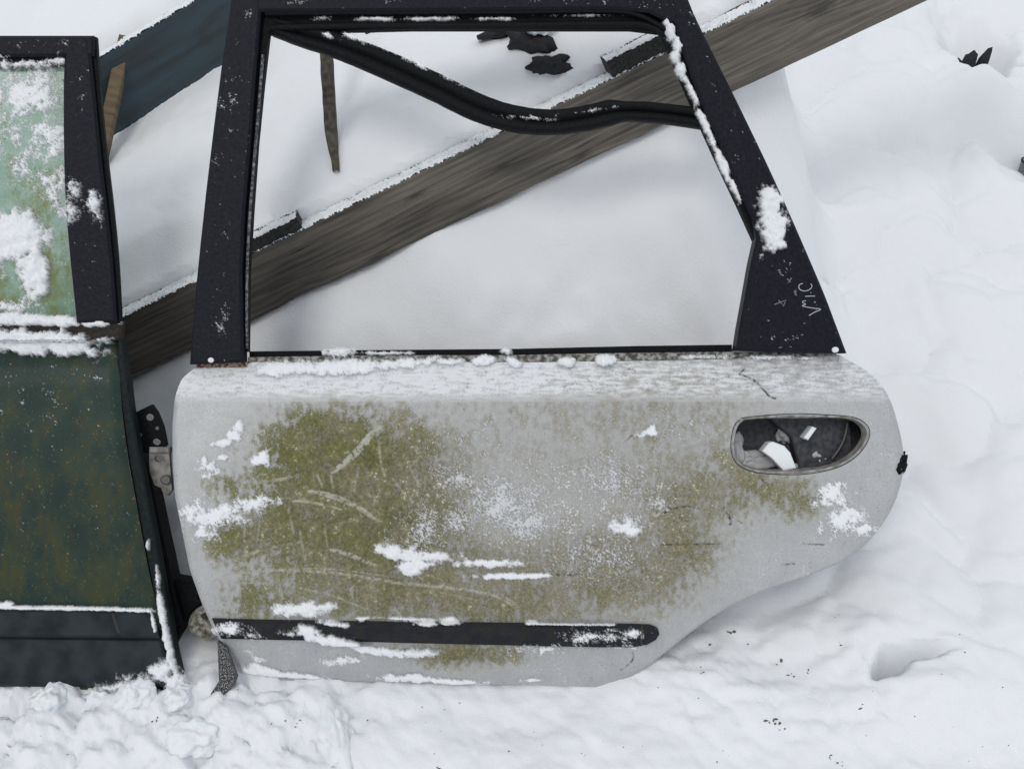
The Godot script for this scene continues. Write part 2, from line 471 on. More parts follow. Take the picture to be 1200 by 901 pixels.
# scratches: x, y, x, y, ... then width and tone
var scratches := [[[389, 552, 405, 541, 424, 522, 432, 511, 446, 500], 4.2, 0.42], [[362, 575, 376, 577, 394, 582, 418, 592, 442, 609], 3.2, 0.40], [[338, 587, 352, 586, 378, 590, 400, 596], 1.6, 0.40], [[383, 643, 398, 645, 418, 652, 440, 661], 2.6, 0.40],
	[[274, 656, 306, 643], 2.2, 0.42], [[264, 672, 330, 667, 400, 671, 470, 682, 540, 689, 582, 698, 607, 714], 1.8, 0.40], [[588, 697, 598, 703, 610, 713], 1.2, 0.38], [[280, 682, 330, 684, 390, 697, 430, 714], 1.6, 0.38], [[443, 515, 446, 540, 451, 557], 1.6, 0.36], [[420, 544, 415, 574], 1.4, 0.38],
	[[300, 668, 380, 665, 470, 676], 0.9, 0.38], [[372, 556, 378, 570], 1.4, 0.4], [[388, 556, 390, 570], 1.5, 0.4], [[286, 602, 288, 660], 1.6, 0.34], [[338, 596, 345, 625], 1.4, 0.33], [[352, 622, 358, 655], 1.6, 0.32], [[305, 610, 300, 640], 1.3, 0.33], [[412, 686, 412, 700], 2.2, 0.36], [[380, 612, 384, 640], 1.0, 0.30], [[460, 560, 475, 580], 1.4, 0.36], [[480, 546, 490, 566], 1.2, 0.36],
	[[560, 650, 640, 660], 1.0, 0.38], [[500, 690, 560, 702], 0.8, 0.36], [[320, 640, 352, 634], 1.5, 0.36], [[296, 565, 335, 560], 2.0, 0.38]]
var dark_scratches := [[[772, 637, 842, 636], 0.8], [[868, 438, 885, 445, 900, 462, 909, 467], 1.1], [[868, 438, 875, 432], 0.9], [[738, 432, 745, 434], 1.4], [[852, 603, 856, 610, 854, 614], 1.2], [[536, 472, 544, 480], 0.6], [[728, 520, 742, 508], 0.7], [[916, 660, 930, 659], 1.0], [[938, 636, 964, 637], 0.7], [[884, 552, 896, 566], 0.9], [[742, 764, 741, 775, 728, 787], 0.7], [[648, 672, 680, 672], 1.4], [[770, 606, 785, 596, 806, 592, 820, 596], 0.8], [[850, 600, 868, 612], 0.6]]

func build_skin_texture() -> Array:
	var sc := 1.2
	var ox := 190.0; var oy := 405.0
	var w := int(880 * sc); var h := int(412 * sc)
	# coarse map of algae strength first, a fifth of the size
	var cw := w / 5 + 2; var chh := h / 5 + 2
	var coarse := PackedVector2Array()
	coarse.resize(cw * chh)
	for r in chh:
		for c in cw:
			var x := ox + c * 5.0 / sc; var y := oy + r * 5.0 / sc
			var v := 0.0; var br := 0.0; var ws := 0.001
			for b in algae:
				var d: float = pow((x - b[0]) / b[2], 2) + pow((y - b[1]) / b[3], 2)
				if d > 4.0: continue
				var g: float = b[4] * (0.88 if b[5] > 0.65 else 1.0) * exp(-d * 0.9)
				v = 1.0 - (1.0 - minf(v, 0.98)) * (1.0 - minf(g, 0.98))
				br += g * b[5]; ws += g
			coarse[r * cw + c] = Vector2(v, br / ws)
	var data := PackedByteArray()
	data.resize(w * h * 3)
	var gloss := PackedByteArray()
	gloss.resize(w * h * 3)
	var silver := Vector3(0.47, 0.478, 0.486)
	var green := Vector3(0.100, 0.098, 0.005); var brown := Vector3(0.150, 0.126, 0.060); var tan_ := Vector3(0.31, 0.295, 0.235)
	var frost := Vector3(0.80, 0.81, 0.83)
	for r in h:
		for c in w:
			var x := ox + c / sc; var y := oy + r / sc
			var cf := c / 5.0; var rf := r / 5.0
			var ci := int(cf); var ri := int(rf)
			var k := ri * cw + ci
			var m := coarse[k].lerp(coarse[k + 1], cf - ci).lerp(coarse[k + cw].lerp(coarse[k + cw + 1], cf - ci), rf - ri)
			var big := n_a.get_noise_2d(x * 2.2, y * 2.2)
			var med := n_b.get_noise_2d(x * 3.2, y * 2.6)
			var fin := n_grain.get_noise_2d(x * 6.5, y * 6.5)
			var run := n_b.get_noise_2d(x * 4.0 + 900.0, y * 0.7)
			var base := m.x * 1.45 + 0.55 * big + 0.50 * med + 0.20 * run - 0.44
			var gr := clampf(0.50 + 1.0 * fin + 0.7 * n_b.get_noise_2d(x * 6.0 + 70.0, y * 6.0), 0.0, 1.0)
			var br := clampf(m.y + 0.5 * n_a.get_noise_2d(x * 1.3 + 400.0, y * 1.3), 0.0, 1.0)
			var a := smoothstep(-0.05, lerpf(0.55, 1.05, br), base + 0.35 * fin) * lerpf(0.74 + 0.26 * gr, 0.42 + 0.58 * gr, br) * smoothstep(0.04, 0.30, m.x)
			var film := clampf(m.x * 1.1 + 0.35 * med + 0.25 * run, 0.0, 1.0) * 0.60
			var col := silver * (1.0 + 0.06 * big + 0.05 * fin + 0.07 * run)
			col = col.lerp(tan_ * (1.0 + 0.16 * fin), film)
			col = col.lerp(green.lerp(brown, br) * (1.0 + 0.50 * fin + 0.50 * med + 0.45 * big), a * 0.97)
			# frost dried on the shoulder and in grains elsewhere
			var sh := smoothstep(476.0, 452.0, y)
			var f := sh * (lerpf(0.72, 0.36, smoothstep(560.0, 760.0, x)) + 0.75 * n_b.get_noise_2d(x * 1.3, y * 6.0 + 60.0) + 0.3 * med + 0.30 * fin) + (0.0 if y > 470.0 else 0.12)
			var mid := exp(-pow((x - 640.0) / 150.0, 2.0) - pow((y - 585.0) / 65.0, 2.0))
			f = maxf(f, (0.9 * med + 1.1 * fin + 0.5 * big - 0.70 + 0.62 * mid) * (0.9 + 0.3 * mid))
			col = col.lerp(frost, clampf(f, 0.0, 0.85))
			var dull := clampf(film * 0.6 + a + clampf(f, 0.0, 1.0), 0.0, 1.0)
			gloss[(r * w + c) * 3 + 1] = int(255.0 * lerpf(0.52, 0.95, dull))
			gloss[(r * w + c) * 3 + 2] = int(255.0 * 0.40 * (1.0 - dull))
			# pin-head dirt
			if fin + 0.6 * med < -0.66: col *= 0.78
			k = (r * w + c) * 3
			data[k] = int(255.0 * pow(clampf(col.x, 0, 1), 1.0 / 2.2)); data[k + 1] = int(255.0 * pow(clampf(col.y, 0, 1), 1.0 / 2.2)); data[k + 2] = int(255.0 * pow(clampf(col.z, 0, 1), 1.0 / 2.2))
	var im := Image.create_from_data(w, h, false, Image.FORMAT_RGB8, data)
	for sct in scratches + dark_scratches:
		var q := curve(sct[0], 8) if sct[0].size() > 4 else pts(sct[0])
		var wd: float = sct[1]
		var dark: bool = sct.size() == 2
		for k in q.size() - 1:
			var lo := Vector2(minf(q[k].x, q[k + 1].x), minf(q[k].y, q[k + 1].y)) - Vector2.ONE * (wd + 2)
			var hi := Vector2(maxf(q[k].x, q[k + 1].x), maxf(q[k].y, q[k + 1].y)) + Vector2.ONE * (wd + 2)
			var ww := wd * (0.55 + 0.45 * sin(PI * (k + 0.8) / q.size()))
			for yy in range(int((lo.y - oy) * sc), int((hi.y - oy) * sc) + 1):
				for xx in range(int((lo.x - ox) * sc), int((hi.x - ox) * sc) + 1):
					if xx < 0 or yy < 0 or xx >= w or yy >= h: continue
					var p := Vector2(ox + xx / sc, oy + yy / sc)
					var d := capsule(p, q[k], q[k + 1]) + 0.9 * n_grain.get_noise_2d(p.x * 9.0, p.y * 9.0)
					var cov := clampf(ww - d + 0.5, 0.0, 1.0)
					if cov <= 0.0: continue
					var old := im.get_pixel(xx, yy)
					if dark: im.set_pixel(xx, yy, old.lerp(Color(0.14, 0.13, 0.11), cov * clampf(0.26 + 0.7 * n_b.get_noise_2d(p.x * 4.0, p.y * 4.0), 0.05, 0.8)))
					else:
						var tn: float = sct[2] * (1.0 + 0.25 * n_grain.get_noise_2d(p.x * 7.0, p.y * 7.0))
						im.set_pixel(xx, yy, old.lerp(lin(tn * 1.0, tn * 0.98, tn * 0.84), cov * clampf(0.50 + 0.9 * n_b.get_noise_2d(p.x * 3.0, p.y * 3.0) + 0.5 * n_grain.get_noise_2d(p.x * 5.0, p.y * 5.0), 0.0, 0.85)))
	return [ImageTexture.create_from_image(im), ImageTexture.create_from_image(Image.create_from_data(w, h, false, Image.FORMAT_RGB8, gloss))]

func skin_uv(x: float, y: float) -> Vector2:
	return Vector2((x - 190.0) / 880.0, (y - 405.0) / 412.0)

func build_silver_skin(root: Node3D, off: Vector3) -> void:
	var s := Shape.new()
	var rows := PackedFloat32Array()
	var y := 414.0
	while y < 800: rows.append(y); y += 3.0
	rows.append_array(PackedFloat32Array([801, 803, 805, 806.5, 808, 809]))
	var cols := 286
	for yy in rows:
		var l := smooth_look(skin_l, yy) if yy < 796 else look(skin_l, yy)
		var r := smooth_look(skin_r, yy) if yy < 796 else look(skin_r, yy)
		for c in cols + 1:
			var x := lerpf(l, r, float(c) / cols)
			var ty := look(skin_top, x)
			var py := yy if yy > 445 else lerpf(ty, 445.0, (yy - 414.0) / 31.0)
			var q := Vector2(x, py)
			if absf(x - 938) < 90 and absf(py - 520) < 45:      # draw the grid to the rim of the handle hole
				var best := 2.2; var to := q
				for k in handle_hole.size():
					var g := Geometry2D.get_closest_point_to_segment(q, handle_hole[k], handle_hole[(k + 1) % handle_hole.size()])
					if g.distance_to(q) < best: best = g.distance_to(q); to = g
				q = to
			s.p(d3(q.x, q.y, skin_z(q.x, q.y)) - off, skin_uv(q.x, q.y))
	for r in rows.size() - 1:
		for c in cols:
			var a := r * (cols + 1) + c
			var ids := [a, a + 1, a + cols + 2, a + cols + 1]
			var m: Vector3 = (s.v[ids[0]] + s.v[ids[1]] + s.v[ids[2]] + s.v[ids[3]]) / 4.0 + off
			if Geometry2D.is_point_in_polygon(Vector2(m.x / PX + 600.0, 450.5 - m.y / PX), handle_hole): continue
			s.quad(ids[0], ids[1], ids[2], ids[3])
	# the hem, folded back all round
	var loop := PackedInt32Array()
	for c in cols + 1: loop.append(c)
	for r in range(1, rows.size()): loop.append(r * (cols + 1) + cols)
	for c in range(cols - 1, -1, -1): loop.append((rows.size() - 1) * (cols + 1) + c)
	for r in range(rows.size() - 2, 0, -1): loop.append(r * (cols + 1))
	var mid := d3(620, 600, 0) - off
	var k0 := s.v.size()
	for id in loop:
		var q := s.v[id]
		s.p(q, s.u[id])
		var inw := (mid - q) * Vector3(1, 1, 0)
		s.p(q + Vector3(0, 0, -0.010) + inw.normalized() * 0.002, s.u[id])
	var n := loop.size()
	for k in n:
		var j := (k + 1) % n
		s.quad(k0 + 2 * k, k0 + 2 * k + 1, k0 + 2 * j + 1, k0 + 2 * j)
	put("outer_skin", s, mats.silver, root)

func ring_shape(outline: PackedVector2Array, zf: Callable, radius: float, off: Vector3, closed := true, dz := 0.0) -> Shape:
	var path := []
	for q in outline: path.append(d3(q.x, q.y, zf.call(q.x, q.y) + dz) - off)
	if closed: path.append(path[0]); path.append(path[1])
	return tube(path, radius, radius, 7)

func csg_plate(outline: PackedVector2Array, holes: Array, z0: float, z1: float, off: Vector3) -> CSGCombiner3D:
	var root := CSGCombiner3D.new()
	for k in holes.size() + 1:
		var g := CSGPolygon3D.new()
		var p := PackedVector2Array()
		for q in (outline if k == 0 else holes[k - 1]): p.append(Vector2(d3(q.x, q.y).x - off.x, d3(q.x, q.y).y - off.y))
		g.polygon = p
		g.mode = CSGPolygon3D.MODE_DEPTH
		g.depth = (z1 - z0) if k == 0 else (z1 - z0 + 0.02)
		g.position.z = (z1 if k == 0 else z1 + 0.01) - off.z
		if k > 0: g.operation = CSGShape3D.OPERATION_SUBTRACTION
		g.name = "plate" if k == 0 else "hole"
		root.add_child(g, true)
	return root

func oval(x: float, y: float, rx: float, ry: float, n := 16) -> PackedVector2Array:
	var r := PackedVector2Array()
	for k in n: r.append(Vector2(x + rx * cos(TAU * k / n), y + ry * sin(TAU * k / n)))
	return r

func build_silver_door() -> void:
	var off := d3(500, 808, -0.02)
	var root := thing("car_door", "silver rear car door without glass, stained green with algae and dusted with snow", "car door", door_at + door_basis * off, door_basis)
	handle_hole = make_handle_outline(0.0)
	var maps := build_skin_texture()
	mats.silver.albedo_texture = maps[0]
	mats.silver.roughness_texture = maps[1]
	mats.silver.metallic_texture = maps[1]
	build_silver_skin(root, off)
	# the inner shell: walls, then a back panel with openings
	var sh := Shape.new()
	var outline := PackedVector2Array()
	for k in range(0, skin_l.size() - 6, 2):
		if skin_l[k] >= 424: outline.append(Vector2(skin_l[k + 1] + 13, minf(skin_l[k], 792)))
	for k in range(skin_r.size() - 4, -1, -2):
		if skin_r[k] >= 424: outline.append(Vector2(skin_r[k + 1] - 15, minf(skin_r[k], 792)))
	var n := outline.size()
	for side in 2:
		for k in n:
			var j := (k + 1) % n
			var a := d3(outline[k].x, outline[k].y, look(skin_p, outline[k].y) - 0.006) - off
			var b := d3(outline[j].x, outline[j].y, look(skin_p, outline[j].y) - 0.006) - off
			var c := d3(outline[j].x, outline[j].y, -0.075) - off
			var d := d3(outline[k].x, outline[k].y, -0.075) - off
			sh.face([a, b, c, d] if side == 0 else [d, c, b, a])
		break
	put("inner_shell", sh, mats.shell, root)
	var back := csg_plate(outline, [oval(700, 640, 90, 70), oval(420, 640, 90, 80)], -0.077, -0.074, off)
	back.material_override = mats.shell
	back.name = "inner_panel"
	root.add_child(back, true)
	# window frame
	var front := prism(pts([274, -26, 268, 20, 259, 80, 250, 150, 241, 225, 234, 290, 228, 350, 222, 427, 285, 424, 284, 380, 283, 320, 286, 250, 292, 180, 298, 100, 304, 30, 309, -26]), -0.022, 0.002, 3.0, null, -off)
	var fp := put("front_pillar", front, mats.black, root)
	put("bolt", prism(oval(247.5, 422, 3.4, 3.0, 12), 0.0, 0.0045, 0.8, null, -off), mats.white_spot, fp)
	var ch := prism(pts([309, 10, 304, 30, 298, 100, 292, 180, 286, 250, 283, 320, 284, 412, 288, 412, 289, 320, 293, 250, 299, 165, 306, 95, 313, 34, 330, 30, 330, 10]), -0.024, -0.010, 1.5, null, -off)
	var gc := put("glass_channel", ch, mats.channel, root)
	# pale worn lip of the glass channel
	var lip := []
	for q in curve([306, 62, 301, 125, 295, 195, 290, 260, 287, 330, 287, 408], 8): lip.append(d3(q.x, q.y, -0.009) - off)
	put("channel_lip", tube(lip, 0.0022, 0.0020, 6), mats.lip, gc)
	var top := prism(pts([300, -26, 300, 14, 500, 13, 720, 11, 760, 15, 800, 34, 806, -26]), -0.024, 0.003, 3.0, null, -off)
	put("top_rail", top, mats.black, root)
	var gr := prism(pts([300, 12, 300, 36, 350, 33, 480, 30, 740, 30, 790, 36, 792, 20, 740, 8]), -0.026, -0.012, 1.5, null, -off)
	put("glass_channel", gr, mats.channel, root)
	var tl := []
	for q in curve([316, 30, 420, 28, 600, 27, 720, 26, 760, 28, 790, 44], 8): tl.append(d3(q.x, q.y, -0.008) - off)
	put("channel_lip", tube(tl, 0.0045, 0.0045, 7), mats.rubber, root)
	var t2 := []
	for q in curve([310, 15, 420, 14, 600, 13, 716, 12, 752, 18, 782, 34], 8): t2.append(d3(q.x, q.y, -0.003) - off)
	put("rubber_bead", tube(t2, 0.003, 0.003, 6), mats.rubber, root)
	var rear := curve([797, -26, 811, 12, 830, 52, 853, 98, 876, 145, 900, 195, 925, 250, 946, 298, 966, 345, 980, 382, 992, 414], 3)
	rear.append_array(pts([862, 411, 866, 385, 872, 352, 879, 312, 886, 280]))
	rear.append_array(curve([881, 256, 866, 222, 848, 180, 830, 140, 812, 95, 797, 52, 789, 20, 785, -26], 3))
	var rp := put("rear_pillar", prism(rear, -0.024, 0.004, 3.0, null, -off), mats.black, root)
	put("bolt", prism(oval(978, 410, 4.0, 3.4, 12), 0.0, 0.0065, 0.8, null, -off), mats.white_spot, rp)
	var rc := curve([774, 30, 788, 62, 806, 104, 826, 150, 846, 194, 866, 236, 886, 280], 3)
	rc.append_array(curve([892, 280, 884, 256, 866, 214, 848, 172, 830, 130, 812, 86, 797, 42, 792, 10], 3))
	put("glass_channel", prism(rc, -0.026, -0.008, 1.5, null, -off), mats.channel, root)
	# the handwriting scratched on the pillar
	var hw := Shape.new()
	for st in [[947.3, 370, 954, 366, 961.3, 362.7, 952, 361.3, 944, 360], [944, 360, 939.5, 358.5, 943.5, 356.8, 940.5, 355.2, 940, 353.4, 944, 352.6], [953.5, 354.6, 955.0, 353.8], [943, 347.6, 949, 347.2, 954.5, 347.4], [949.2, 343.6, 949.8, 343.0],
			[940, 332.6, 936.8, 333.6, 935.4, 336.4, 937, 339.6, 941, 341.2, 946, 340.6, 949.8, 338.0, 950.8, 335.0, 949.4, 332.8]]:
		var path := []
		for q in (curve(st, 4) if st.size() > 4 else pts(st)): path.append(d3(q.x, q.y, 0.0042) - off)
		tube(path, 0.0007, 0.0006, 5, hw)
	put("handwriting", hw, mats.chalk, rp)
	# old scuffs on the same plate
	var sc := Shape.new()
	for st in [[907, 357, 915, 354, 921, 352], [912, 352, 916, 357], [917, 359, 920, 354], [930, 341, 933, 347], [932, 341, 931, 346], [922, 327, 926, 331], [927, 326, 923, 332], [918, 305, 919, 308], [921, 314, 922, 317], [941, 379, 943.5, 379], [938, 392.5, 941, 392.5], [912, 407.5, 916, 407], [925, 406, 927, 407]]:
		var path := []
		for q in pts(st): path.append(d3(q.x, q.y, 0.0041) - off)
		tube(path, 0.0009, 0.0006, 5, sc)
	tag(put("scuff_marks", sc, mats.scuff, rp), "", "", "", "stuff")
	# sagging rubber seal across the opening: two lips with a groove between
	var seal_mid := curve([318, 26, 352, 36, 392, 48, 450, 71, 510, 98, 560, 122, 605, 135.5, 650, 139, 690, 134, 724, 127, 770, 128, 832, 136], 7)
	var sl := Shape.new()
	var prof := [[-1.0, -0.012], [-1.0, -0.002], [-0.86, 0.004], [-0.5, 0.006], [-0.12, 0.003], [-0.02, -0.004], [0.08, 0.001], [0.5, 0.007], [0.85, 0.005], [1.0, -0.003], [1.0, -0.012]]
	for k in seal_mid.size():
		var t := (seal_mid[mini(k + 1, seal_mid.size() - 1)] - seal_mid[maxi(k - 1, 0)]).normalized()
		var nn := Vector2(-t.y, t.x)
		var hwid := look([318, 11, 360, 14, 450, 16, 560, 16, 650, 14.5, 705, 15, 716, 15.5, 735, 11.5, 832, 12], seal_mid[k].x) + 0.5 * n_a.get_noise_2d(seal_mid[k].x * 4.0, 0.0)
		for q in prof:
			var pp: Vector2 = seal_mid[k] + nn * q[0] * hwid
			sl.p(d3(pp.x, pp.y, -0.014 + q[1] + 0.0008 * n_b.get_noise_2d(pp.x * 2.0, pp.y * 2.0)) - off, pp / 100.0)
	var pn := prof.size()
	for k in seal_mid.size() - 1:
		for j in pn:
			var j2 := (j + 1) % pn
			sl.quad(k * pn + j, (k + 1) * pn + j, (k + 1) * pn + j2, k * pn + j2)
	put("weather_seal", sl, mats.rubber, root)
	# belt line: inner rubber strip, then the outer aluminium one with its dirt
	put("belt_seal", prism(pts([286, 411, 420, 409.5, 600, 408, 750, 404.5, 863, 403, 863, 412, 700, 414, 500, 417, 286, 421]), -0.045, -0.028, 1.0, null, -off), mats.channel, root)
	put("belt_moulding", prism(pts([286, 418, 420, 416, 600, 415.5, 700, 413.5, 862, 411.5, 945, 412.5, 986, 413, 986, 416.5, 860, 420, 700, 424, 500, 428, 286, 430]), -0.045, -0.020, 1.2, null, -off), mats.belt, root)
	put("rust_strip", prism(pts([226, 426, 286, 423.5, 286, 430, 226, 431]), -0.04, -0.014, 1.0, null, -off), mats.rust, root)
	# handle recess: rim, cup
	var rim := put("handle_rim", ring_shape(make_handle_outline(0.5), skin_z, 0.0017, off, true, -0.0004), mats.rim, root)
	put("rim_bead", ring_shape(make_handle_outline(3.2), skin_z, 0.0009, off, true, -0.0006), mats.dark_line, rim)
	var lipin := Shape.new()
	var o2 := make_handle_outline(0.0); var o3 := make_handle_outline(-3.0)
	for k in o2.size():
		var j := (k + 1) % o2.size()
		lipin.face([d3(o2[k].x, o2[k].y, skin_z(o2[k].x, o2[k].y)) - off, d3(o2[j].x, o2[j].y, skin_z(o2[j].x, o2[j].y)) - off, d3(o3[j].x, o3[j].y, -0.012) - off, d3(o3[k].x, o3[k].y, -0.012) - off])
	put("flange", lipin, mats.rim, rim)
	var rod := []
	for q in curve([1003, 496, 1000, 512, 994, 526, 984, 540], 6): rod.append(d3(q.x, q.y, -0.035) - off)
	put("lock_rod", tube(rod, 0.002, 0.002, 6), mats.steel, root)
	put("latch_box", prism(pts([905, 486, 1008, 486, 1014, 556, 948, 556, 938, 515]), -0.070, -0.045, 2.0, null, -off), mats.shell, root)
	# lower side moulding
	var md := pts([249, 724, 300, 725.5, 420, 727.5, 600, 729.5, 740, 730.5, 762, 731.5, 770, 735, 772.5, 742, 768, 749, 758, 754.5, 742, 757.5, 700, 757.5, 520, 753.5, 380, 750, 260, 747.5])
	var moulding := put("side_moulding", prism(md, -0.006, 0.0085, 4.0, null, -off), mats.black_dirty, root)
	put("end_groove", prism(pts([750, 732.5, 753, 732.5, 752, 754, 749, 754]), 0.0, 0.0092, 0.5, null, -off), mats.dark_line, moulding)
	# torn rubber plug on the rear edge
	put("torn_plug", lump(Vector3(0.0085, 0.017, 0.009), 0.55, 5, Transform3D(Basis(Vector3(0, 0, 1), -0.35), d3(1056, 546, -0.004) - off), 12, null, 2.0), mats.rubber, root)
	# hinges on the front edge
	var hg := Shape.new()
	var hp := pts([163.8, 528.8, 187.8, 528.8, 191.4, 577.0, 186.8, 584.1, 181.2, 582.1, 178.1, 574.4, 170.4, 571.3, 164.8, 554.4])
	var plate := csg_plate(hp, [oval(176.6, 539.6, 6.5, 4.2)], -0.045, -0.036, off)
	plate.material_override = mats.hinge
	plate.name = "hinge_plate"
	root.add_child(plate, true)
	put("hinge_knuckle", prism(pts([165.2, 525.5, 189.7, 525.5, 189.7, 532.7, 165.2, 532.7]), -0.045, -0.031, 1.5, null, -off), mats.hinge, root)
	put("hinge_bolt", prism(oval(185.4, 564.7, 6.5, 6, 12), -0.04, -0.030, 1.4, null, -off), mats.steel, root)
	put("lower_hinge", prism(curve([210.9, 730.0, 218.1, 721.7, 229.4, 717.6, 239.7, 721.7, 248.0, 734.1, 243.9, 752.6, 229.4, 758.8, 216.1, 754.7, 207.8, 744.4, 210.9, 730.0], 4), -0.062, -0.044, 4.5, null, -off), mats.frosty, root)
	put("hinge_pin", prism(oval(229.9, 729.6, 5, 4, 10), -0.05, -0.042, 0.6, null, -off), mats.dark_line, root)

# ---------------------------------------------------------------- the green door
var green_r := [395, 136, 430, 137, 480, 141, 540, 149, 600, 160, 650, 169, 690, 177, 720, 184, 760, 193, 800, 203, 815, 206]
var green_p := [395, -0.022, 405, -0.016, 430, -0.004, 450, 0.0, 560, 0.004, 680, 0.002, 715, -0.002, 815, -0.016]

func green_z(x: float, y: float) -> float:
	var e := look(green_r, y) - x
	return look(green_p, y) - (0.006 * pow(1.0 - clampf(e, 0.0, 12.0) / 12.0, 2.0))

func in_green(x: float, y: float) -> bool: return x < look(green_r, y) - 1.0

func build_green_texture(sc: float, glass: bool) -> ImageTexture:
	var ox := -80.0; var oy := 30.0 if glass else 390.0
	var w := int((190 if glass else 300) * sc); var h := int((360 if glass else 430) * sc)
	var im := Image.create_empty(w, h, false, Image.FORMAT_RGBA8)
	for r in h:
		for c in w:
			var x := ox + c / sc; var y := oy + r / sc
			var big := n_a.get_noise_2d(x * 1.6 + 70.0, y * 1.1)
			var med := n_b.get_noise_2d(x * 3.0, y * 2.0 + 500.0)
			var fin := n_grain.get_noise_2d(x * 6.0, y * 6.0)
			if glass:
				var al := clampf(0.55 * smoothstep(150.0, 330.0, y) + 0.9 * big + 0.5 * med + 0.3 * fin - 0.05, 0.0, 1.0)
				var col := Vector3(0.18, 0.34, 0.25).lerp(Vector3(0.15, 0.18, 0.04), al)
				col = col.lerp(Vector3(0.72, 0.76, 0.74), clampf(0.8 * n_b.get_noise_2d(x * 2.0 + 90.0, y * 2.0) + 0.8 * fin - 0.40 + 0.30 * smoothstep(200.0, 70.0, y), 0.0, 0.7))
				im.set_pixel(c, r, Color(pow(col.x, 0.4545), pow(col.y, 0.4545), pow(col.z, 0.4545), clampf(0.72 + 0.28 * al + 0.15 * fin, 0.6, 0.96)))
			else:
				var moss := clampf(0.12 + 0.9 * big + 0.6 * med + 0.35 * fin + 0.3 * n_b.get_noise_2d(x * 4.0 + 900.0, y * 0.6) + 0.42 * smoothstep(470.0, 640.0, y) * smoothstep(720.0, 690.0, y) - 0.12, 0.0, 1.0)
				var rust := clampf((n_a.get_noise_2d(x * 2.5 + 999.0, y * 2.0) * 1.6 + 0.25 * fin - 0.50) * 2.4, 0.0, 1.0)
				var col := Vector3(0.018, 0.040, 0.032) * (1.0 + 0.35 * big + 0.25 * fin)
				col = col.lerp(Vector3(0.046, 0.050, 0.018), moss)
				col = col.lerp(Vector3(0.085, 0.035, 0.018), rust * 0.2 * smoothstep(700.0, 600.0, y))
				if fin + 0.5 * med > 0.80: col = col.lerp(Vector3(0.35, 0.37, 0.36), 0.4)
				im.set_pixel(c, r, Color(pow(maxf(col.x, 0), 0.4545), pow(maxf(col.y, 0), 0.4545), pow(maxf(col.z, 0), 0.4545)))
	return ImageTexture.create_from_image(im)

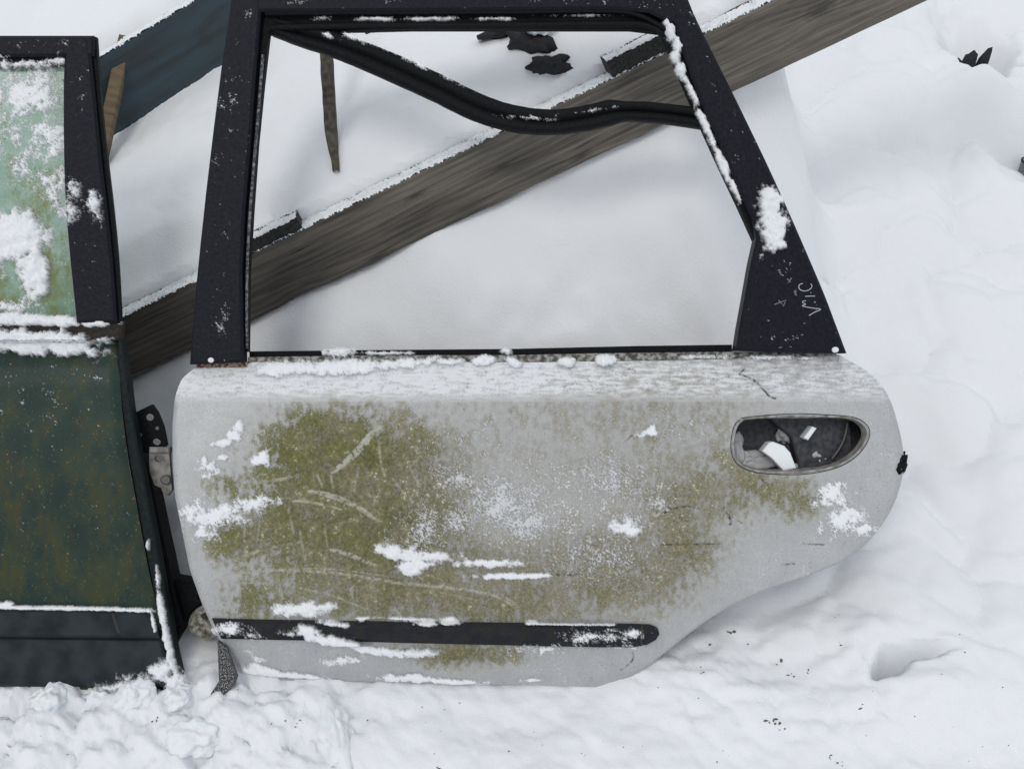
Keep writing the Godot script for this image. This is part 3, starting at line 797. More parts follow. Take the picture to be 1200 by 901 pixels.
func build_green_door() -> void:
	var off := d3(60, 808, -0.02)
	var root := thing("car_door", "dark green car door at the left edge with snowy greenish glass", "car door", door_at + door_basis * off, door_basis)
	mats.green.albedo_texture = build_green_texture(1.3, false)
	mats.glass.albedo_texture = build_green_texture(1.5, true)
	var s := Shape.new()
	var rows := PackedFloat32Array()
	var y := 396.0
	while y <= 815: rows.append(y); y += 4.0
	var cols := 60
	for yy in rows:
		var r := look(green_r, yy)
		for c in cols + 1:
			var x := lerpf(-420.0, r, pow(float(c) / cols, 0.45))
			s.p(d3(x, yy, green_z(x, yy)) - off, Vector2((x + 80.0) / 300.0, (yy - 390.0) / 430.0))
	for r in rows.size() - 1:
		for c in cols:
			var a := r * (cols + 1) + c
			s.quad(a, a + 1, a + cols + 2, a + cols + 1)
	put("outer_skin", s, mats.green, root)
	# folded edge and jamb
	var ed := []
	var e2 := []
	for q in range(396, 812, 8):
		ed.append(Vector2(look(green_r, q) - 1.5, q))
		e2.append(Vector2(look(green_r, q) + look([396, 4, 430, 8, 540, 13, 650, 14, 720, 12, 760, 9, 812, 8], q), q))
	var jp := PackedVector2Array(ed)
	e2.reverse()
	jp.append_array(PackedVector2Array(e2))
	put("door_jamb", prism(jp, -0.026, -0.007, 2.0, null, -off), mats.green_dark, root)
	put("inner_shell", prism(pts([-400, 430, 80, 430, 105, 560, 130, 700, 150, 800, -400, 800]), -0.08, -0.03, 2.0, null, -off), mats.green_dark, root)
	put("door_seal", prism(pts([136.5, 530.3, 154.0, 530.3, 165.3, 573.6, 174.6, 619.9, 183.9, 661.1, 191.1, 697.2, 202.4, 738.4, 185.9, 748.7, 167.4, 697.2, 151.9, 625.1]), -0.085, -0.045, 2.5, null, -off), mats.rubber, root)
	put("latch_bracket", prism(pts([173.6, 685.0, 196.5, 689.2, 221.4, 696.5, 223.5, 716.2, 211.0, 726.6, 198.6, 741.2, 190.2, 770.3, 181.9, 776.5, 175.7, 730.8]), -0.10, -0.06, 2.0, null, -off), mats.rubber, root)
	# upper hinge in black, with two holes
	var hinge := csg_plate(pts([127.1, 495.2, 137.4, 492.6, 144.6, 484.9, 153.8, 480.3, 165.2, 474.7, 171.8, 483.9, 178.5, 500.4, 183.1, 523.0, 179.5, 527.1, 170.3, 532.2, 162.1, 534.8, 151.8, 530.2, 135.3, 526.1, 127.1, 521.9]), [oval(162.1, 490.1, 6, 4.6), oval(170.3, 519.9, 6, 4.2)], -0.052, -0.042, off)
	hinge.material_override = mats.rubber
	hinge.name = "hinge_plate"
	root.add_child(hinge, true)
	for q in [[172.4, 503.4, 2.6], [151.3, 511.6, 2.8]]:
		put("rivet", prism(oval(q[0], q[1], q[2], q[2], 10), -0.044, -0.0405, 0.8, null, -off), mats.steel, root)
	# lower moulding
	var md := pts([-420, 714, 60, 714, 168, 716, 176, 719, 181, 728, 187, 748, -420, 742])
	put("side_moulding", prism(md, -0.012, 0.004, 3.0, null, -off), mats.green_trim, root)
	put("lower_trim", prism(pts([-420, 743, 187, 749, 193, 770, 203, 806, -420, 806]), -0.03, -0.003, 3.0, null, -off), mats.green_trim, root)
	put("moulding_joint", prism(pts([131, 718, 134, 718, 142, 741, 138, 741]), 0.0, 0.0046, 0.4, null, -off), mats.dark_line, root)
	# window frame and glass
	put("top_rail", prism(pts([-420, 42, 110, 42, 110, 66, -420, 70]), -0.015, 0.003, 3.0, null, -off), mats.black, root)
	put("top_seal", prism(pts([-420, 66, 80, 64, 80, 74, -420, 76]), -0.04, -0.006, 2.0, null, -off), mats.rubber, root)
	var pil := curve([104, 42, 109, 90, 114, 140, 119, 190, 126, 250, 132, 310, 137, 378], 3)
	pil.append_array(curve([90, 378, 86, 340, 80, 280, 76, 220, 74.5, 160, 74.5, 100, 76, 60], 3))
	put("rear_pillar", prism(pil, -0.015, 0.0035, 3.0, null, -off), mats.black, root)
	var side := curve([104, 42, 109, 90, 114, 140, 119, 190, 126, 250, 132, 310, 137, 378], 3)
	side.append_array(curve([140, 378, 136.5, 310, 131, 250, 124, 190, 118.5, 140, 114, 90, 111, 42], 3))
	put("pillar_edge", prism(side, -0.012, -0.004, 1.0, null, -off), mats.rubber, root)
	var gl := Shape.new()
	for q in [[-80.0, 60.0], [95.0, 60.0], [95.0, 380.0], [-80.0, 380.0]]:
		gl.p(d3(q[0], q[1], -0.016) - off, Vector2((q[0] + 80.0) / 190.0, (q[1] - 30.0) / 360.0))
	gl.quad(0, 1, 2, 3)
	for q in [[-420.0, 60.0], [-80.0, 60.0], [-80.0, 380.0], [-420.0, 380.0]]:
		gl.p(d3(q[0], q[1], -0.016) - off, Vector2((q[0] + 420.0) / 340.0, (q[1] - 30.0) / 360.0))
	gl.quad(4, 5, 6, 7)
	put("window_glass", gl, mats.glass, root)
	put("belt_moulding", prism(pts([-420, 372, 137, 372, 140, 378, 139, 398, -420, 400]), -0.02, -0.004, 2.0, null, -off), mats.rust_dark, root)

# ---------------------------------------------------------------- boards
func wood_texture(w: int, h: int, knots: Array, light: Vector3, dark: Vector3, sd: float) -> ImageTexture:
	var im := Image.create_empty(w, h, false, Image.FORMAT_RGB8)
	for y in h:
		for x in w:
			var yy := float(y)
			var kn := 0.0
			for k in knots:
				var dx: float = float(x - k[0]) / k[2]; var dy: float = float(y - k[1]) / k[3]
				var d := dx * dx + dy * dy
				yy += k[3] * 0.9 * dy * exp(-d * 0.4)
				kn = maxf(kn, exp(-d * 2.2) + 0.35 * maxf(0.0, sin(sqrt(d) * 9.0)) * exp(-d * 0.9))
			var g := n_wood.get_noise_2d(x * 0.16 + sd, yy * 2.4) * 0.9 + n_wood.get_noise_2d(x * 0.5 + sd + 700.0, yy * 9.0) * 0.9
			var ring := sin(yy * 0.5 + 6.0 * n_wood.get_noise_2d(x * 0.06 + sd, yy * 0.5)) * 0.14
			var bl := n_wood.get_noise_2d(x * 0.22 + 55.0 + sd, y * 0.6)
			var t := clampf(0.5 + 0.6 * g + ring + 0.45 * bl - 0.6 * kn, 0.0, 1.3)
			var c := dark.lerp(light, t) * (1.0 + 0.12 * n_grain.get_noise_2d(x * 4.0, y * 12.0))
			c = c.lerp(Vector3(0.02, 0.02, 0.016), clampf((n_wood.get_noise_2d(x * 0.30 + 300.0 + sd, yy * 5.0) - 0.36) * 4.0, 0.0, 0.7))
			if sd == 0.0: c *= lerpf(0.62, 1.0, smoothstep(150.0, 800.0, x + 200.0 * bl))     # the low end is soaked
			im.set_pixel(x, y, Color(pow(maxf(c.x, 0), 0.4545), pow(maxf(c.y, 0), 0.4545), pow(maxf(c.z, 0), 0.4545)))
	return ImageTexture.create_from_image(im)

func board_shape(length: float, h0: float, h1: float, thick: float, rough: float, sd: float) -> Shape:
	# x along the board from 0, y down from its upper front edge, z towards the viewer; eased edges, chipped lower edge
	var s := Shape.new()
	var n := int(length / 0.008)
	var r := 0.0025
	for k in n + 1:
		var x := length * k / n
		var h := lerpf(h0, h1, float(k) / n)
		var chip := rough * maxf(0.0, n_a.get_noise_2d(x * 700.0 + sd, 3.0)) + rough * 2.2 * smoothstep(0.32, 0.42, n_a.get_noise_2d(x * 260.0 + sd, 40.0))
		var chip2 := rough * 0.5 * n_b.get_noise_2d(x * 500.0 + sd, 9.0)
		var prof := [[-thick, 0.0], [-thick * 0.5, 0.0], [-r, 0.0 + chip2], [0.0, -r + chip2], [0.0, -h * 0.5], [0.0, -h + r + chip], [-r, -h + chip], [-thick, -h]]
		var vv := [1.0, 0.8, 0.02, 0.05, 0.5, 0.95, 0.98, 0.5]
		for j in prof.size(): s.p(Vector3(x, prof[j][1], prof[j][0]), Vector2(x / length, vv[j]))
	var m := 8
	for k in n:
		for j in m:
			var j2 := (j + 1) % m
			s.quad(k * m + j, (k + 1) * m + j, (k + 1) * m + j2, k * m + j2)
	for e in [0, n]:
		var q := []
		for j in m: q.append(s.v[e * m + j])
		if e == 0: s.face(q)
		else:
			q.reverse()
			s.face(q)
	return s

func frost_strip(length: float, thick: float, a: float, b: float, amount: float, sd: float) -> Shape:
	# grains of snow on a board's upper edge
	var s := Shape.new()
	var st := 0.0016
	var w := int((b - a) / st); var d := int(thick / st) + 1
	for r in d + 1:
		for c in w + 1:
			var x := a + c * st; var z := -r * st
			var f := amount + 0.7 * n_grain.get_noise_2d(x * 5000.0, z * 6000.0 + sd) + 0.5 * n_b.get_noise_2d(x * 1200.0 + sd, z * 1500.0) - 0.5 * smoothstep(thick * 0.62, thick * 0.85, -z) - 0.25 * smoothstep(0.006, 0.0, -z)
			s.p(Vector3(x, (0.0035 * minf(1.0, sqrt(maxf(f, 0.0)))) if f > 0 else -0.001, minf(z + 0.0006 * n_b.get_noise_2d(x * 3000.0, z * 3000.0), 0.0008)))
	for r in d:
		for c in w:
			var k := r * (w + 1) + c
			if s.v[k].y < 0 and s.v[k + 1].y < 0 and s.v[k + w + 1].y < 0 and s.v[k + w + 2].y < 0: continue
			s.quad(k + w + 1, k + w + 2, k + 1, k)
	return s

func build_boards() -> void:
	var e := Vector3(0.9023, 0.3784, -0.2064); var up := Vector3(-0.3979, 0.9154, -0.0611); var nn := Vector3(0.1658, 0.1372, 0.9766)
	var b := Basis(e, up, nn)
	# the long weathered plank
	var at := Vector3(-0.5656, 0.3089, -1.4145)
	var back := 0.10
	var plank := thing("plank", "long weathered grey brown plank sloping behind both car doors", "plank", at - e * back, b)
	mats.wood.albedo_texture = wood_texture(1620, 130, [[1190, 58, 26, 15], [800, 112, 20, 9], [262, 84, 26, 7], [560, 40, 18, 7], [470, 120, 30, 9], [690, 62, 14, 6]], Vector3(0.205, 0.185, 0.160), Vector3(0.070, 0.064, 0.057), 0.0)
	put("board", board_shape(1.62, 0.086, 0.103, 0.050, 0.0012, 0.0), mats.wood, plank)
	for q in [[back + 0.213, 0.082, 0.017], [back + 0.785, 0.118, 0.024]]:
		var blk := Shape.new()
		blk.box(Vector3(q[0], -0.010, -0.045), Vector3(q[0] + q[1], q[2], -0.002))
		var o := put("cleat", blk, mats.cleat, plank)
		var fs := frost_strip(q[1], 0.040, 0.0, q[1], 0.35, q[0] * 900.0)
		var fo := put("snow_crust", fs, mats.snow, o)
		fo.position = Vector3(q[0], q[2], -0.003)
	var frost := put("snow_crust", frost_strip(1.62, 0.050, 0.0, 1.4, 0.26, 11.0), mats.snow)
	frost.transform = Transform3D(b, at - e * back)
	tag(frost, "grainy crust of frost along the top edge of the long weathered plank", "snow", "", "stuff")
	# blue-green painted board with its raw end post
	var te := Vector3(0.838, 0.40, -0.372).normalized()
	var tu := (Vector3(0, 1, 0.05) - te * te.dot(Vector3(0, 1, 0.05))).normalized()
	var t0 := Vector3(-0.69, 0.402, -1.842) + tu * 0.122
	var teal := thing("painted_board", "worn blue green painted board slanting between the two window frames", "board", t0, Basis(te, tu, te.cross(tu)))
	mats.teal.albedo_texture = wood_texture(256, 64, [[190, 30, 14, 8]], Vector3(0.030, 0.062, 0.082), Vector3(0.022, 0.030, 0.034), 400.0)
	put("board", board_shape(0.31, 0.130, 0.130, 0.018, 0.0004, 77.0), mats.teal, teal)
	var tf := put("snow_crust", frost_strip(0.31, 0.018, 0.0, 0.31, 0.45, 71.0), mats.snow)
	tf.transform = teal.transform
	tag(tf, "thin crust of frost along the top of the blue green board", "snow", "", "stuff")
	var py := Vector3(0.035, 0.14, -0.107).normalized()
	var px := py.cross(Vector3(0, 0, 1)).normalized()
	var post_turn := Basis(px, py, px.cross(py))
	var post := thing("post", "raw brown wooden post at the left end of the blue green board", "post", Vector3(-0.682, 0.392, -1.765), post_turn)
	mats.post.albedo_texture = wood_texture(48, 256, [], Vector3(0.20, 0.15, 0.085), Vector3(0.09, 0.066, 0.036), 800.0)
	var ps := Shape.new()
	for k in 13:
		var y := -0.10 + k * 0.315 / 12
		var wob := 0.0012 * n_a.get_noise_2d(k * 40.0, 5.0)
		for q in [[-0.010, 0.008], [-0.0085, 0.0095], [0.0085, 0.0095], [0.010, 0.008], [0.010, -0.016], [-0.010, -0.016]]:
			ps.p(Vector3(q[0] + wob, y, q[1]), Vector2((q[0] + 0.012) / 0.024, k / 12.0))
	for k in 12:
		for j in 6:
			var j2 := (j + 1) % 6
			ps.quad(k * 6 + j, (k + 1) * 6 + j, (k + 1) * 6 + j2, k * 6 + j2)
	ps.face([ps.v[72], ps.v[77], ps.v[76], ps.v[75], ps.v[74], ps.v[73]])
	put("shaft", ps, mats.post, post)
	# grey slat sticking out of the snow, seen through the window opening
	var slat := thing("slat", "thin grey brown slat standing in the snow, seen through the silver door's window", "slat", Vector3(-0.263, 0.488, -1.568), Basis(Vector3(0, 0, 1), 0.10) * Basis(Vector3(1, 0, 0), -0.72))
	var ss := Shape.new()
	for k in 21:
		var y := -0.02 + k * 0.30 / 20
		var wl := 0.0085 * smoothstep(-0.02, 0.05, y) * (1.0 + 0.2 * n_a.get_noise_2d(k * 21.0, 0.0))
		for q in [[-wl, 0.004], [0.009, 0.004], [0.009, -0.008], [-wl, -0.008]]:
			ss.p(Vector3(q[0] + 0.001 * n_b.get_noise_2d(k * 30.0, 0.0), y, q[1]), Vector2(0.5, k / 20.0))
	for k in 20:
		for j in 4:
			var j2 := (j + 1) % 4
			ss.quad(k * 4 + j, (k + 1) * 4 + j, (k + 1) * 4 + j2, k * 4 + j2)
	ss.face([ss.v[80], ss.v[83], ss.v[82], ss.v[81]])
	put("strip", ss, mats.slat, slat)
	# frosted stick under the silver door's front corner
	var st := thing("stick", "dark frosted flat stick poking out under the silver door's lower left corner", "stick", Vector3(-0.39, 0.0, -1.02))
	var sp := prism(pts([257.0, 749.3, 267.2, 756.4, 279.4, 790.9, 276.3, 801.1, 263.1, 813.2, 251.0, 829.5, 243.9, 826.4, 249.9, 809.2, 259.1, 795.0, 258.1, 772.7]), 0.002, 0.014, 2.0)
	for k in sp.v.size(): sp.v[k] = door_at + door_basis * sp.v[k] - st.position
	put("strip", sp, mats.frosty_dark, st)

# ---------------------------------------------------------------- things half buried in the snow
func on_ground(x: float, z: float, dy := 0.0) -> Vector3: return Vector3(x, ground_h(x, z) + dy, z)

func rock(r: Vector3, sd: int) -> Shape:                    # an angular broken piece: a jittered box with bevelled corners
	rng.seed = sd
	var s := Shape.new()
	var c := []
	for j in 8: c.append(Vector3(r.x if j & 1 else -r.x, r.y if j & 2 else -r.y, r.z if j & 4 else -r.z) * rng.randf_range(0.65, 1.1))
	for f in [[4, 6, 7, 5], [1, 3, 2, 0], [5, 7, 3, 1], [0, 2, 6, 4], [6, 2, 3, 7], [0, 4, 5, 1]]:
		var q := [c[f[0]], c[f[1]], c[f[2]], c[f[3]]]
		var m: Vector3 = (q[0] + q[1] + q[2] + q[3]) / 4.0 * rng.randf_range(1.0, 1.22)
		for k in 4: s.face([m, q[k], q[(k + 1) % 4]])
	return s

func build_scraps() -> void:
	var list := [
		[Vector3(0.000, 0, -1.715), Vector3(0.030, 0.020, 0.014), 0.1, "flat dark chunk, largest of those under the silver door's top rail"],
		[Vector3(0.034, 0, -1.690), Vector3(0.022, 0.020, 0.012), 0.5, "dark chunk leaning right of the largest one in the snow"],
		[Vector3(0.026, 0, -1.655), Vector3(0.024, 0.018, 0.012), -0.3, "dark chunk just below the largest one in the snow"],
		[Vector3(0.052, 0, -1.628), Vector3(0.026, 0.014, 0.012), 0.2, "lowest dark chunk, nearest the long plank"],
		[Vector3(0.048, 0, -1.748), Vector3(0.015, 0.016, 0.010), 0.2, "small dark chunk at the top right of the dark heap"],
		[Vector3(-0.224, 0, -1.888), Vector3(0.014, 0.012, 0.012), 0.7, "small dark lump under the top rail near the rubber seal"]]
	for k in list.size():
		var q = list[k]
		var o := put("dark_chunk", lump(q[1] * Vector3(1.25, 0.8, 1.3), 1.1, 40 + k, Transform3D(), 9, null, 1.7), mats.coal)
		o.position = on_ground(q[0].x, q[0].z, 0.001)
		o.rotation = Vector3(0.5, q[2], q[2] * 0.8)
		tag(o, q[3], "chunk", "dark chunks in the snow behind the silver door")
	for q in [[0.012, -1.700, 0.020, "small snow lump between the dark chunks"], [0.040, -1.660, 0.016, "snow lump lying on the lower dark chunks"], [-0.012, -1.735, 0.018, "snow lump above the largest dark chunk"]]:
		var sl := put("snow_chunk", lump(Vector3(q[2] * 1.3, q[2] * 0.7, q[2]), 0.6, int(q[2] * 2000), Transform3D(), 14), mats.snow)
		sl.position = on_ground(q[0], q[1], 0.018)
		tag(sl, q[3], "snow lump", "snow on the dark chunks")
	# thin stick by the cleat
	var t := put("thin_stick", tube([Vector3(0, -0.02, 0), Vector3(-0.006, 0.015, 0.0), Vector3(-0.013, 0.055, -0.01)], 0.002, 0.0032, 6), mats.post)
	t.position = on_ground(0.098, -1.665)
	tag(t, "thin grey stick standing in the snow under the top rail", "stick")
	# dark stalks in the hollow at the upper right
	var stump := thing("dark_stalks", "three short dark stalks in a hollow of the snow at the upper right", "stalks", on_ground(0.912, -2.24, 0.078))
	for q in [[-0.030, 0.016, 0.013], [-0.006, 0.030, 0.014], [0.022, 0.036, 0.011]]:
		put("stalk", lump(Vector3(q[2], q[1], q[2]), 0.32, int(q[0] * 1000) + 90, Transform3D(Basis(Vector3(0, 0, 1), -0.22), Vector3(q[0], 0.0, 0.0)), 10, null, 1.6), mats.coal, stump)
	# end of a grey can at the right edge
	var can := thing("metal_can", "grey metal can end half buried at the right edge", "can", on_ground(0.972, -2.0, 0.004), Basis(Vector3(0, 0, 1), -0.03))
	var cy := CylinderMesh.new()
	cy.top_radius = 0.02; cy.bottom_radius = 0.02; cy.height = 0.07; cy.radial_segments = 28
	put("body", cy, mats.can, can)
	var tr := TorusMesh.new()
	tr.inner_radius = 0.017; tr.outer_radius = 0.0212; tr.rings = 28; tr.ring_segments = 8
	var rimc := put("rim", tr, mats.coal, can)
	rimc.position.y = 0.034
	# chunks of snow and crumbs of dirt
	var chunks := [[-0.222, -0.944, Vector3(0.021, 0.022, 0.046), 0.25, "long rounded lump of snow lying in front of the silver door"], [-0.43, -0.985, Vector3(0.020, 0.017, 0.018), 0.4, "round snow lump below the green door's lower corner"],
		[-0.49, -0.99, Vector3(0.022, 0.020, 0.020), 1.0, "snow lump under the green door, second from its corner"], [-0.545, -1.0, Vector3(0.026, 0.022, 0.022), 0.2, "broad snow lump against the green door's lower edge"],
		[-0.40, -0.935, Vector3(0.026, 0.018, 0.030), 1.4, "flattish snow lump in front of the gap between the doors"], [-0.60, -0.985, Vector3(0.022, 0.018, 0.020), 2.0, "snow lump at the far left below the green door"]]
	for k in chunks.size():
		var q = chunks[k]
		var r: Vector3 = q[2]
		var o := put("snow_chunk", lump(r, 0.65, 200 + k, Transform3D(), 24), mats.snow)
		o.position = on_ground(q[0], q[1], -r.y * 0.12)
		o.rotation.y = q[3]
		tag(o, q[4], "snow lump", "loose lumps of snow on the ground")
	var crumbs := Shape.new()
	rng.seed = 5
	var spots := [[0.327, -0.962, 0.0042], [0.335, -0.958, 0.003], [0.345, -0.952, 0.0034], [0.297, -1.084, 0.003], [0.268, -1.07, 0.002], [0.315, -1.075, 0.002], [0.36, -1.05, 0.003], [0.372, -1.03, 0.003], [0.392, -1.035, 0.0022], [0.41, -0.905, 0.003], [0.40, -0.915, 0.002], [-0.455, -0.955, 0.003], [0.25, -1.02, 0.002], [-0.27, -0.945, 0.0026], [-0.262, -0.948, 0.002], [-0.09, -0.89, 0.0022], [0.08, -0.885, 0.0022], [0.09, -0.91, 0.0016], [0.45, -0.975, 0.002], [0.44, -1.06, 0.002]]
	for q in spots:
		for k in 3:
			var r: float = q[2] * 0.85 * rng.randf_range(0.2, 0.75)
			lump(Vector3(r * rng.randf_range(0.7, 1.8), r * 0.6, r * rng.randf_range(0.5, 1.3)), 1.2, rng.randi() % 500, Transform3D(Basis(), on_ground(q[0] + rng.randf_range(-1, 1) * q[2] * 2.0, q[1] + rng.randf_range(-1, 1) * q[2] * 1.5, r * 0.2)), 5, crumbs)
	for k in 60:
		var x := rng.randf_range(-0.6, 0.75); var z := rng.randf_range(-1.0, -0.86)
		if x > 0.15 and rng.randf() < 0.5: z = rng.randf_range(-1.12, -0.9)
		var r := rng.randf_range(0.0004, 0.0011)
		lump(Vector3(r, r, r), 0.4, k, Transform3D(Basis(), on_ground(x, z, 0.0)), 4, crumbs)
	tag(put("dirt_crumbs", crumbs, mats.dirt), "dark crumbs of dirt scattered over the trodden snow in front", "dirt", "", "stuff")

# ---------------------------------------------------------------- snow on the doors
func build_door_snow() -> void:
	var sk := skin_z
	var flat_f := func(_x, _y): return 0.004
	var g := "patches of snow on the silver door"
	var moulding_z := func(x, y): return 0.0088 if (y > 727 and y < 756 and x < 770) else skin_z(x, y)
	var belt_z := func(x, y): return maxf(-0.020, skin_z(x, y)) if y > 414 else -0.029
	lay_snow("long ridge of snow along the silver door's window sill", [[330, 432, 48, 11, -2, 1.0], [400, 430, 75, 11, -2, 1.1], [470, 426, 55, 8, -4, 0.9], [522, 424, 28, 4.5, 0, 0.7], [395, 412, 22, 6, 0, 0.8], [450, 413, 40, 2.6, 0, 0.6]], 0.40, 0.10, 0.008, belt_z, g, 1.5)
	lay_snow("two joined snow lumps at the middle of the silver door's sill", [[566, 422, 17, 7, 0, 1.2], [602, 425, 11, 6, 30, 1.1], [592, 411, 9, 4, 0, 0.9]], 0.4, 0.0, 0.010, belt_z, g, 1.4)
	lay_snow("small snow lump on the sill, left of a twin one", [[666, 424, 12, 6.5, 0, 1.2]], 0.4, 0.0, 0.010, belt_z, g, 1.3)
	lay_snow("small snow lump on the sill, right of its twin", [[710, 421, 15, 8, 0, 1.3]], 0.4, 0.0, 0.011, belt_z, g, 1.3)
	lay_snow("thin snow along the sill below the rear pillar", [[825, 418, 40, 4, 0, 0.8], [905, 418, 50, 5, 0, 0.9], [950, 419, 20, 3, 0, 0.8]], 0.5, 0.3, 0.005, belt_z, g, 1.4)
	lay_snow("small forked snow patch at the silver door's upper left", [[264, 520, 18, 7, -8, 1.1], [277, 507, 10, 18, 30, 1.0], [240, 541, 13, 9, 0, 0.9], [305, 536, 13, 9, 0, 0.8], [250, 545, 22, 12, 0, 0.5]], 0.7, 0.12, 0.004, sk, g, 1.3, in_skin)
	lay_snow("wide powdery snow patch on the silver door's left edge", [[255, 604, 60, 21, -6, 1.15], [300, 590, 40, 15, -8, 1.0], [228, 600, 22, 26, 0, 0.9], [240, 626, 26, 12, -10, 0.85]], 0.7, 0.45, 0.003, sk, g, 1.4, in_skin)
	lay_snow("thick snow patch in the middle of the green stain", [[468, 648, 30, 11, 10, 1.0], [486, 664, 26, 11, -5, 1.1], [512, 652, 34, 8, 0, 0.8]], 0.55, 0.10, 0.006, sk, g, 1.4, in_skin)
	lay_snow("flat strip of snow in the long dent", [[575, 659, 46, 6, -1, 0.8], [597, 675, 50, 4.5, 0, 1.0], [625, 674, 24, 3.6, 0, 0.9]], 0.45, 0.12, 0.003, sk, g, 1.3, in_skin)
	lay_snow("granular snow dust over the middle of the silver door", [[590, 590, 95, 62, 0, 1.25], [620, 612, 50, 34, 0, 1.35], [535, 560, 44, 30, 0, 1.1], [720, 560, 85, 50, 0, 1.0], [735, 612, 40, 20, 0, 1.25], [770, 590, 34, 22, 0, 1.0], [790, 500, 90, 50, 0, 0.65], [560, 510, 120, 40, 0, 0.6], [700, 650, 110, 50, 0, 0.8], [500, 620, 60, 40, 0, 1.0], [535, 608, 30, 24, 20, 1.1]], 0.6, 0.95, 0.0022, sk, g, 1.35, in_skin, "snow_dust")
	lay_snow("bright snow smear right of the middle of the silver door", [[728, 616, 28, 11, 10, 1.1], [742, 622, 16, 10, 0, 1.0]], 0.6, 0.25, 0.004, sk, g, 1.3, in_skin)
	lay_snow("small star of snow left of the door handle opening", [[764, 506, 13, 9, -20, 0.9], [752, 511, 8, 4, 0, 0.7]], 0.7, 0.25, 0.0035, sk, g, 1.2, in_skin)
	lay_snow("snow patch below the door handle opening, by the wheel arch edge", [[972, 580, 30, 22, -20, 1.2], [988, 608, 40, 24, -30, 1.05], [1008, 622, 22, 16, 0, 0.9]], 0.8, 0.45, 0.003, sk, g, 1.3, in_skin)
	lay_snow("thick snow patch lying above the black moulding's left part", [[350, 714, 38, 11, -3, 1.1], [378, 711, 20, 6, -8, 0.9]], 0.50, 0.10, 0.006, moulding_z, g, 1.4)
	lay_snow("long slanting snow patch across the black moulding", [[362, 738, 18, 8, 10, 0.9], [400, 752, 50, 8, 12, 1.1], [450, 764, 45, 7, 8, 1.0], [490, 766, 24, 8, -4, 1.0], [392, 729, 20, 4, 5, 0.8], [340, 741, 12, 4, 10, 0.6]], 0.45, 0.08, 0.006, moulding_z, g, 1.4)
	lay_snow("narrow row of snow bits along the moulding's top edge, left of its middle", [[427, 724, 13, 3, 0, 1.0], [482, 725, 36, 2.4, 2, 0.9], [526, 727, 13, 5, 0, 0.9], [500, 729, 14, 4, 0, 0.7]], 0.4, 0.0, 0.007, moulding_z, g, 1.3)
	lay_snow("thin line of snow along the moulding's top edge near its right end", [[665, 729.5, 46, 1.7, 1, 1.0], [622, 728, 8, 3, 0, 1.0], [705, 730, 20, 1.8, 0, 0.8]], 0.3, 0.0, 0.006, moulding_z, g, 1.2)
	lay_snow("speckled snow on the moulding's left end", [[272, 735, 22, 12, 0, 1.0], [300, 744, 16, 6, 0, 0.5]], 0.8, 0.45, 0.003, moulding_z, g, 1.2, in_skin)
	lay_snow("speckled snow on the moulding's right end", [[700, 744, 44, 9, 0, 0.75], [738, 740, 24, 8, 0, 0.7], [650, 762, 60, 9, 0, 0.6], [730, 758, 40, 4, 0, 0.8]], 0.8, 0.5, 0.003, moulding_z, g, 1.2)
	lay_snow("bank of snow on the silver door's lower left corner", [[304, 790, 30, 11, 12, 1.2], [344, 796, 48, 7, 6, 1.1], [300, 772, 14, 6, 30, 0.4]], 0.35, 0.0, 0.004, sk, g, 1.4, in_skin)
	lay_snow("band of snow along the middle of the silver door's lower edge", [[480, 798, 50, 7, 3, 1.0], [530, 802, 50, 5, 3, 0.8], [625, 800, 12, 3, 0, 0.6]], 0.5, 0.1, 0.004, sk, g, 1.4, in_skin)
	lay_snow("thin snow streak below the black moulding", [[400, 775, 30, 7, -4, 0.8]], 0.7, 0.3, 0.003, sk, g, 1.3)
	# frame
	var gf := "patches of snow on the silver door's window frame"
	var plate_z := func(_x, _y): return 0.004
	var chan_z := func(_x, _y): return -0.0085
	lay_snow("thick oval snow patch on the silver door's rear pillar", [[901, 238, 18, 24, -8, 1.3], [906, 268, 18, 30, 6, 1.3], [898, 228, 10, 14, 0, 1.0]], 0.6, 0.08, 0.011, plate_z, gf, 1.4)
	lay_snow("lumpy snow in the corner where top rail meets rear pillar", [[785, 34, 7, 17, -18, 1.2], [795, 52, 7, 12, -15, 1.2], [792, 66, 8, 9, 0, 1.2], [798, 80, 7, 10, -10, 1.1]], 0.35, 0.0, 0.014, chan_z, gf, 1.3)
	lay_snow("snow line lying in the rear pillar's glass channel", [[812, 106, 5, 26, -25, 1.1], [830, 150, 6, 34, -25, 1.3], [848, 190, 6, 34, -24, 1.3], [862, 220, 5, 20, -22, 1.0]], 0.5, 0.12, 0.008, chan_z, gf, 1.3)
	lay_snow("frost in the groove of the silver door's top rail", [[440, 19, 30, 3.5, 0, 1.0], [500, 19, 40, 4, 0, 1.0], [580, 19, 30, 3, 0, 0.8], [680, 15, 50, 2, 0, 0.5], [375, 18, 12, 4, 0, 0.7]], 0.5, 0.3, 0.003, func(_x, _y): return -0.011, gf, 1.2)
	var speck := func(x, y): return y < 424 and x > look([-20, 274, 150, 252, 428, 224], y) and x < look([-20, 305, 180, 291, 320, 283, 428, 284], y)
	lay_snow("scattered specks of snow on the silver door's front pillar", [[265, 140, 30, 130, 8, 0.34], [254, 130, 12, 50, 8, 0.55], [262, 375, 22, 30, 0, 0.6], [253, 290, 30, 140, 6, 0.22], [290, 16, 14, 8, 0, 0.6]], 0.75, 0.62, 0.003, func(_x, _y): return 0.002, gf, 1.2, speck, "snow_specks")
	var speck2 := func(x, y): return y < 408 and x > look([-20, 790, 52, 800, 140, 834, 280, 890, 312, 884, 408, 868], y) and x < look([-20, 796, 52, 828, 145, 874, 250, 923, 345, 964, 414, 988], y)
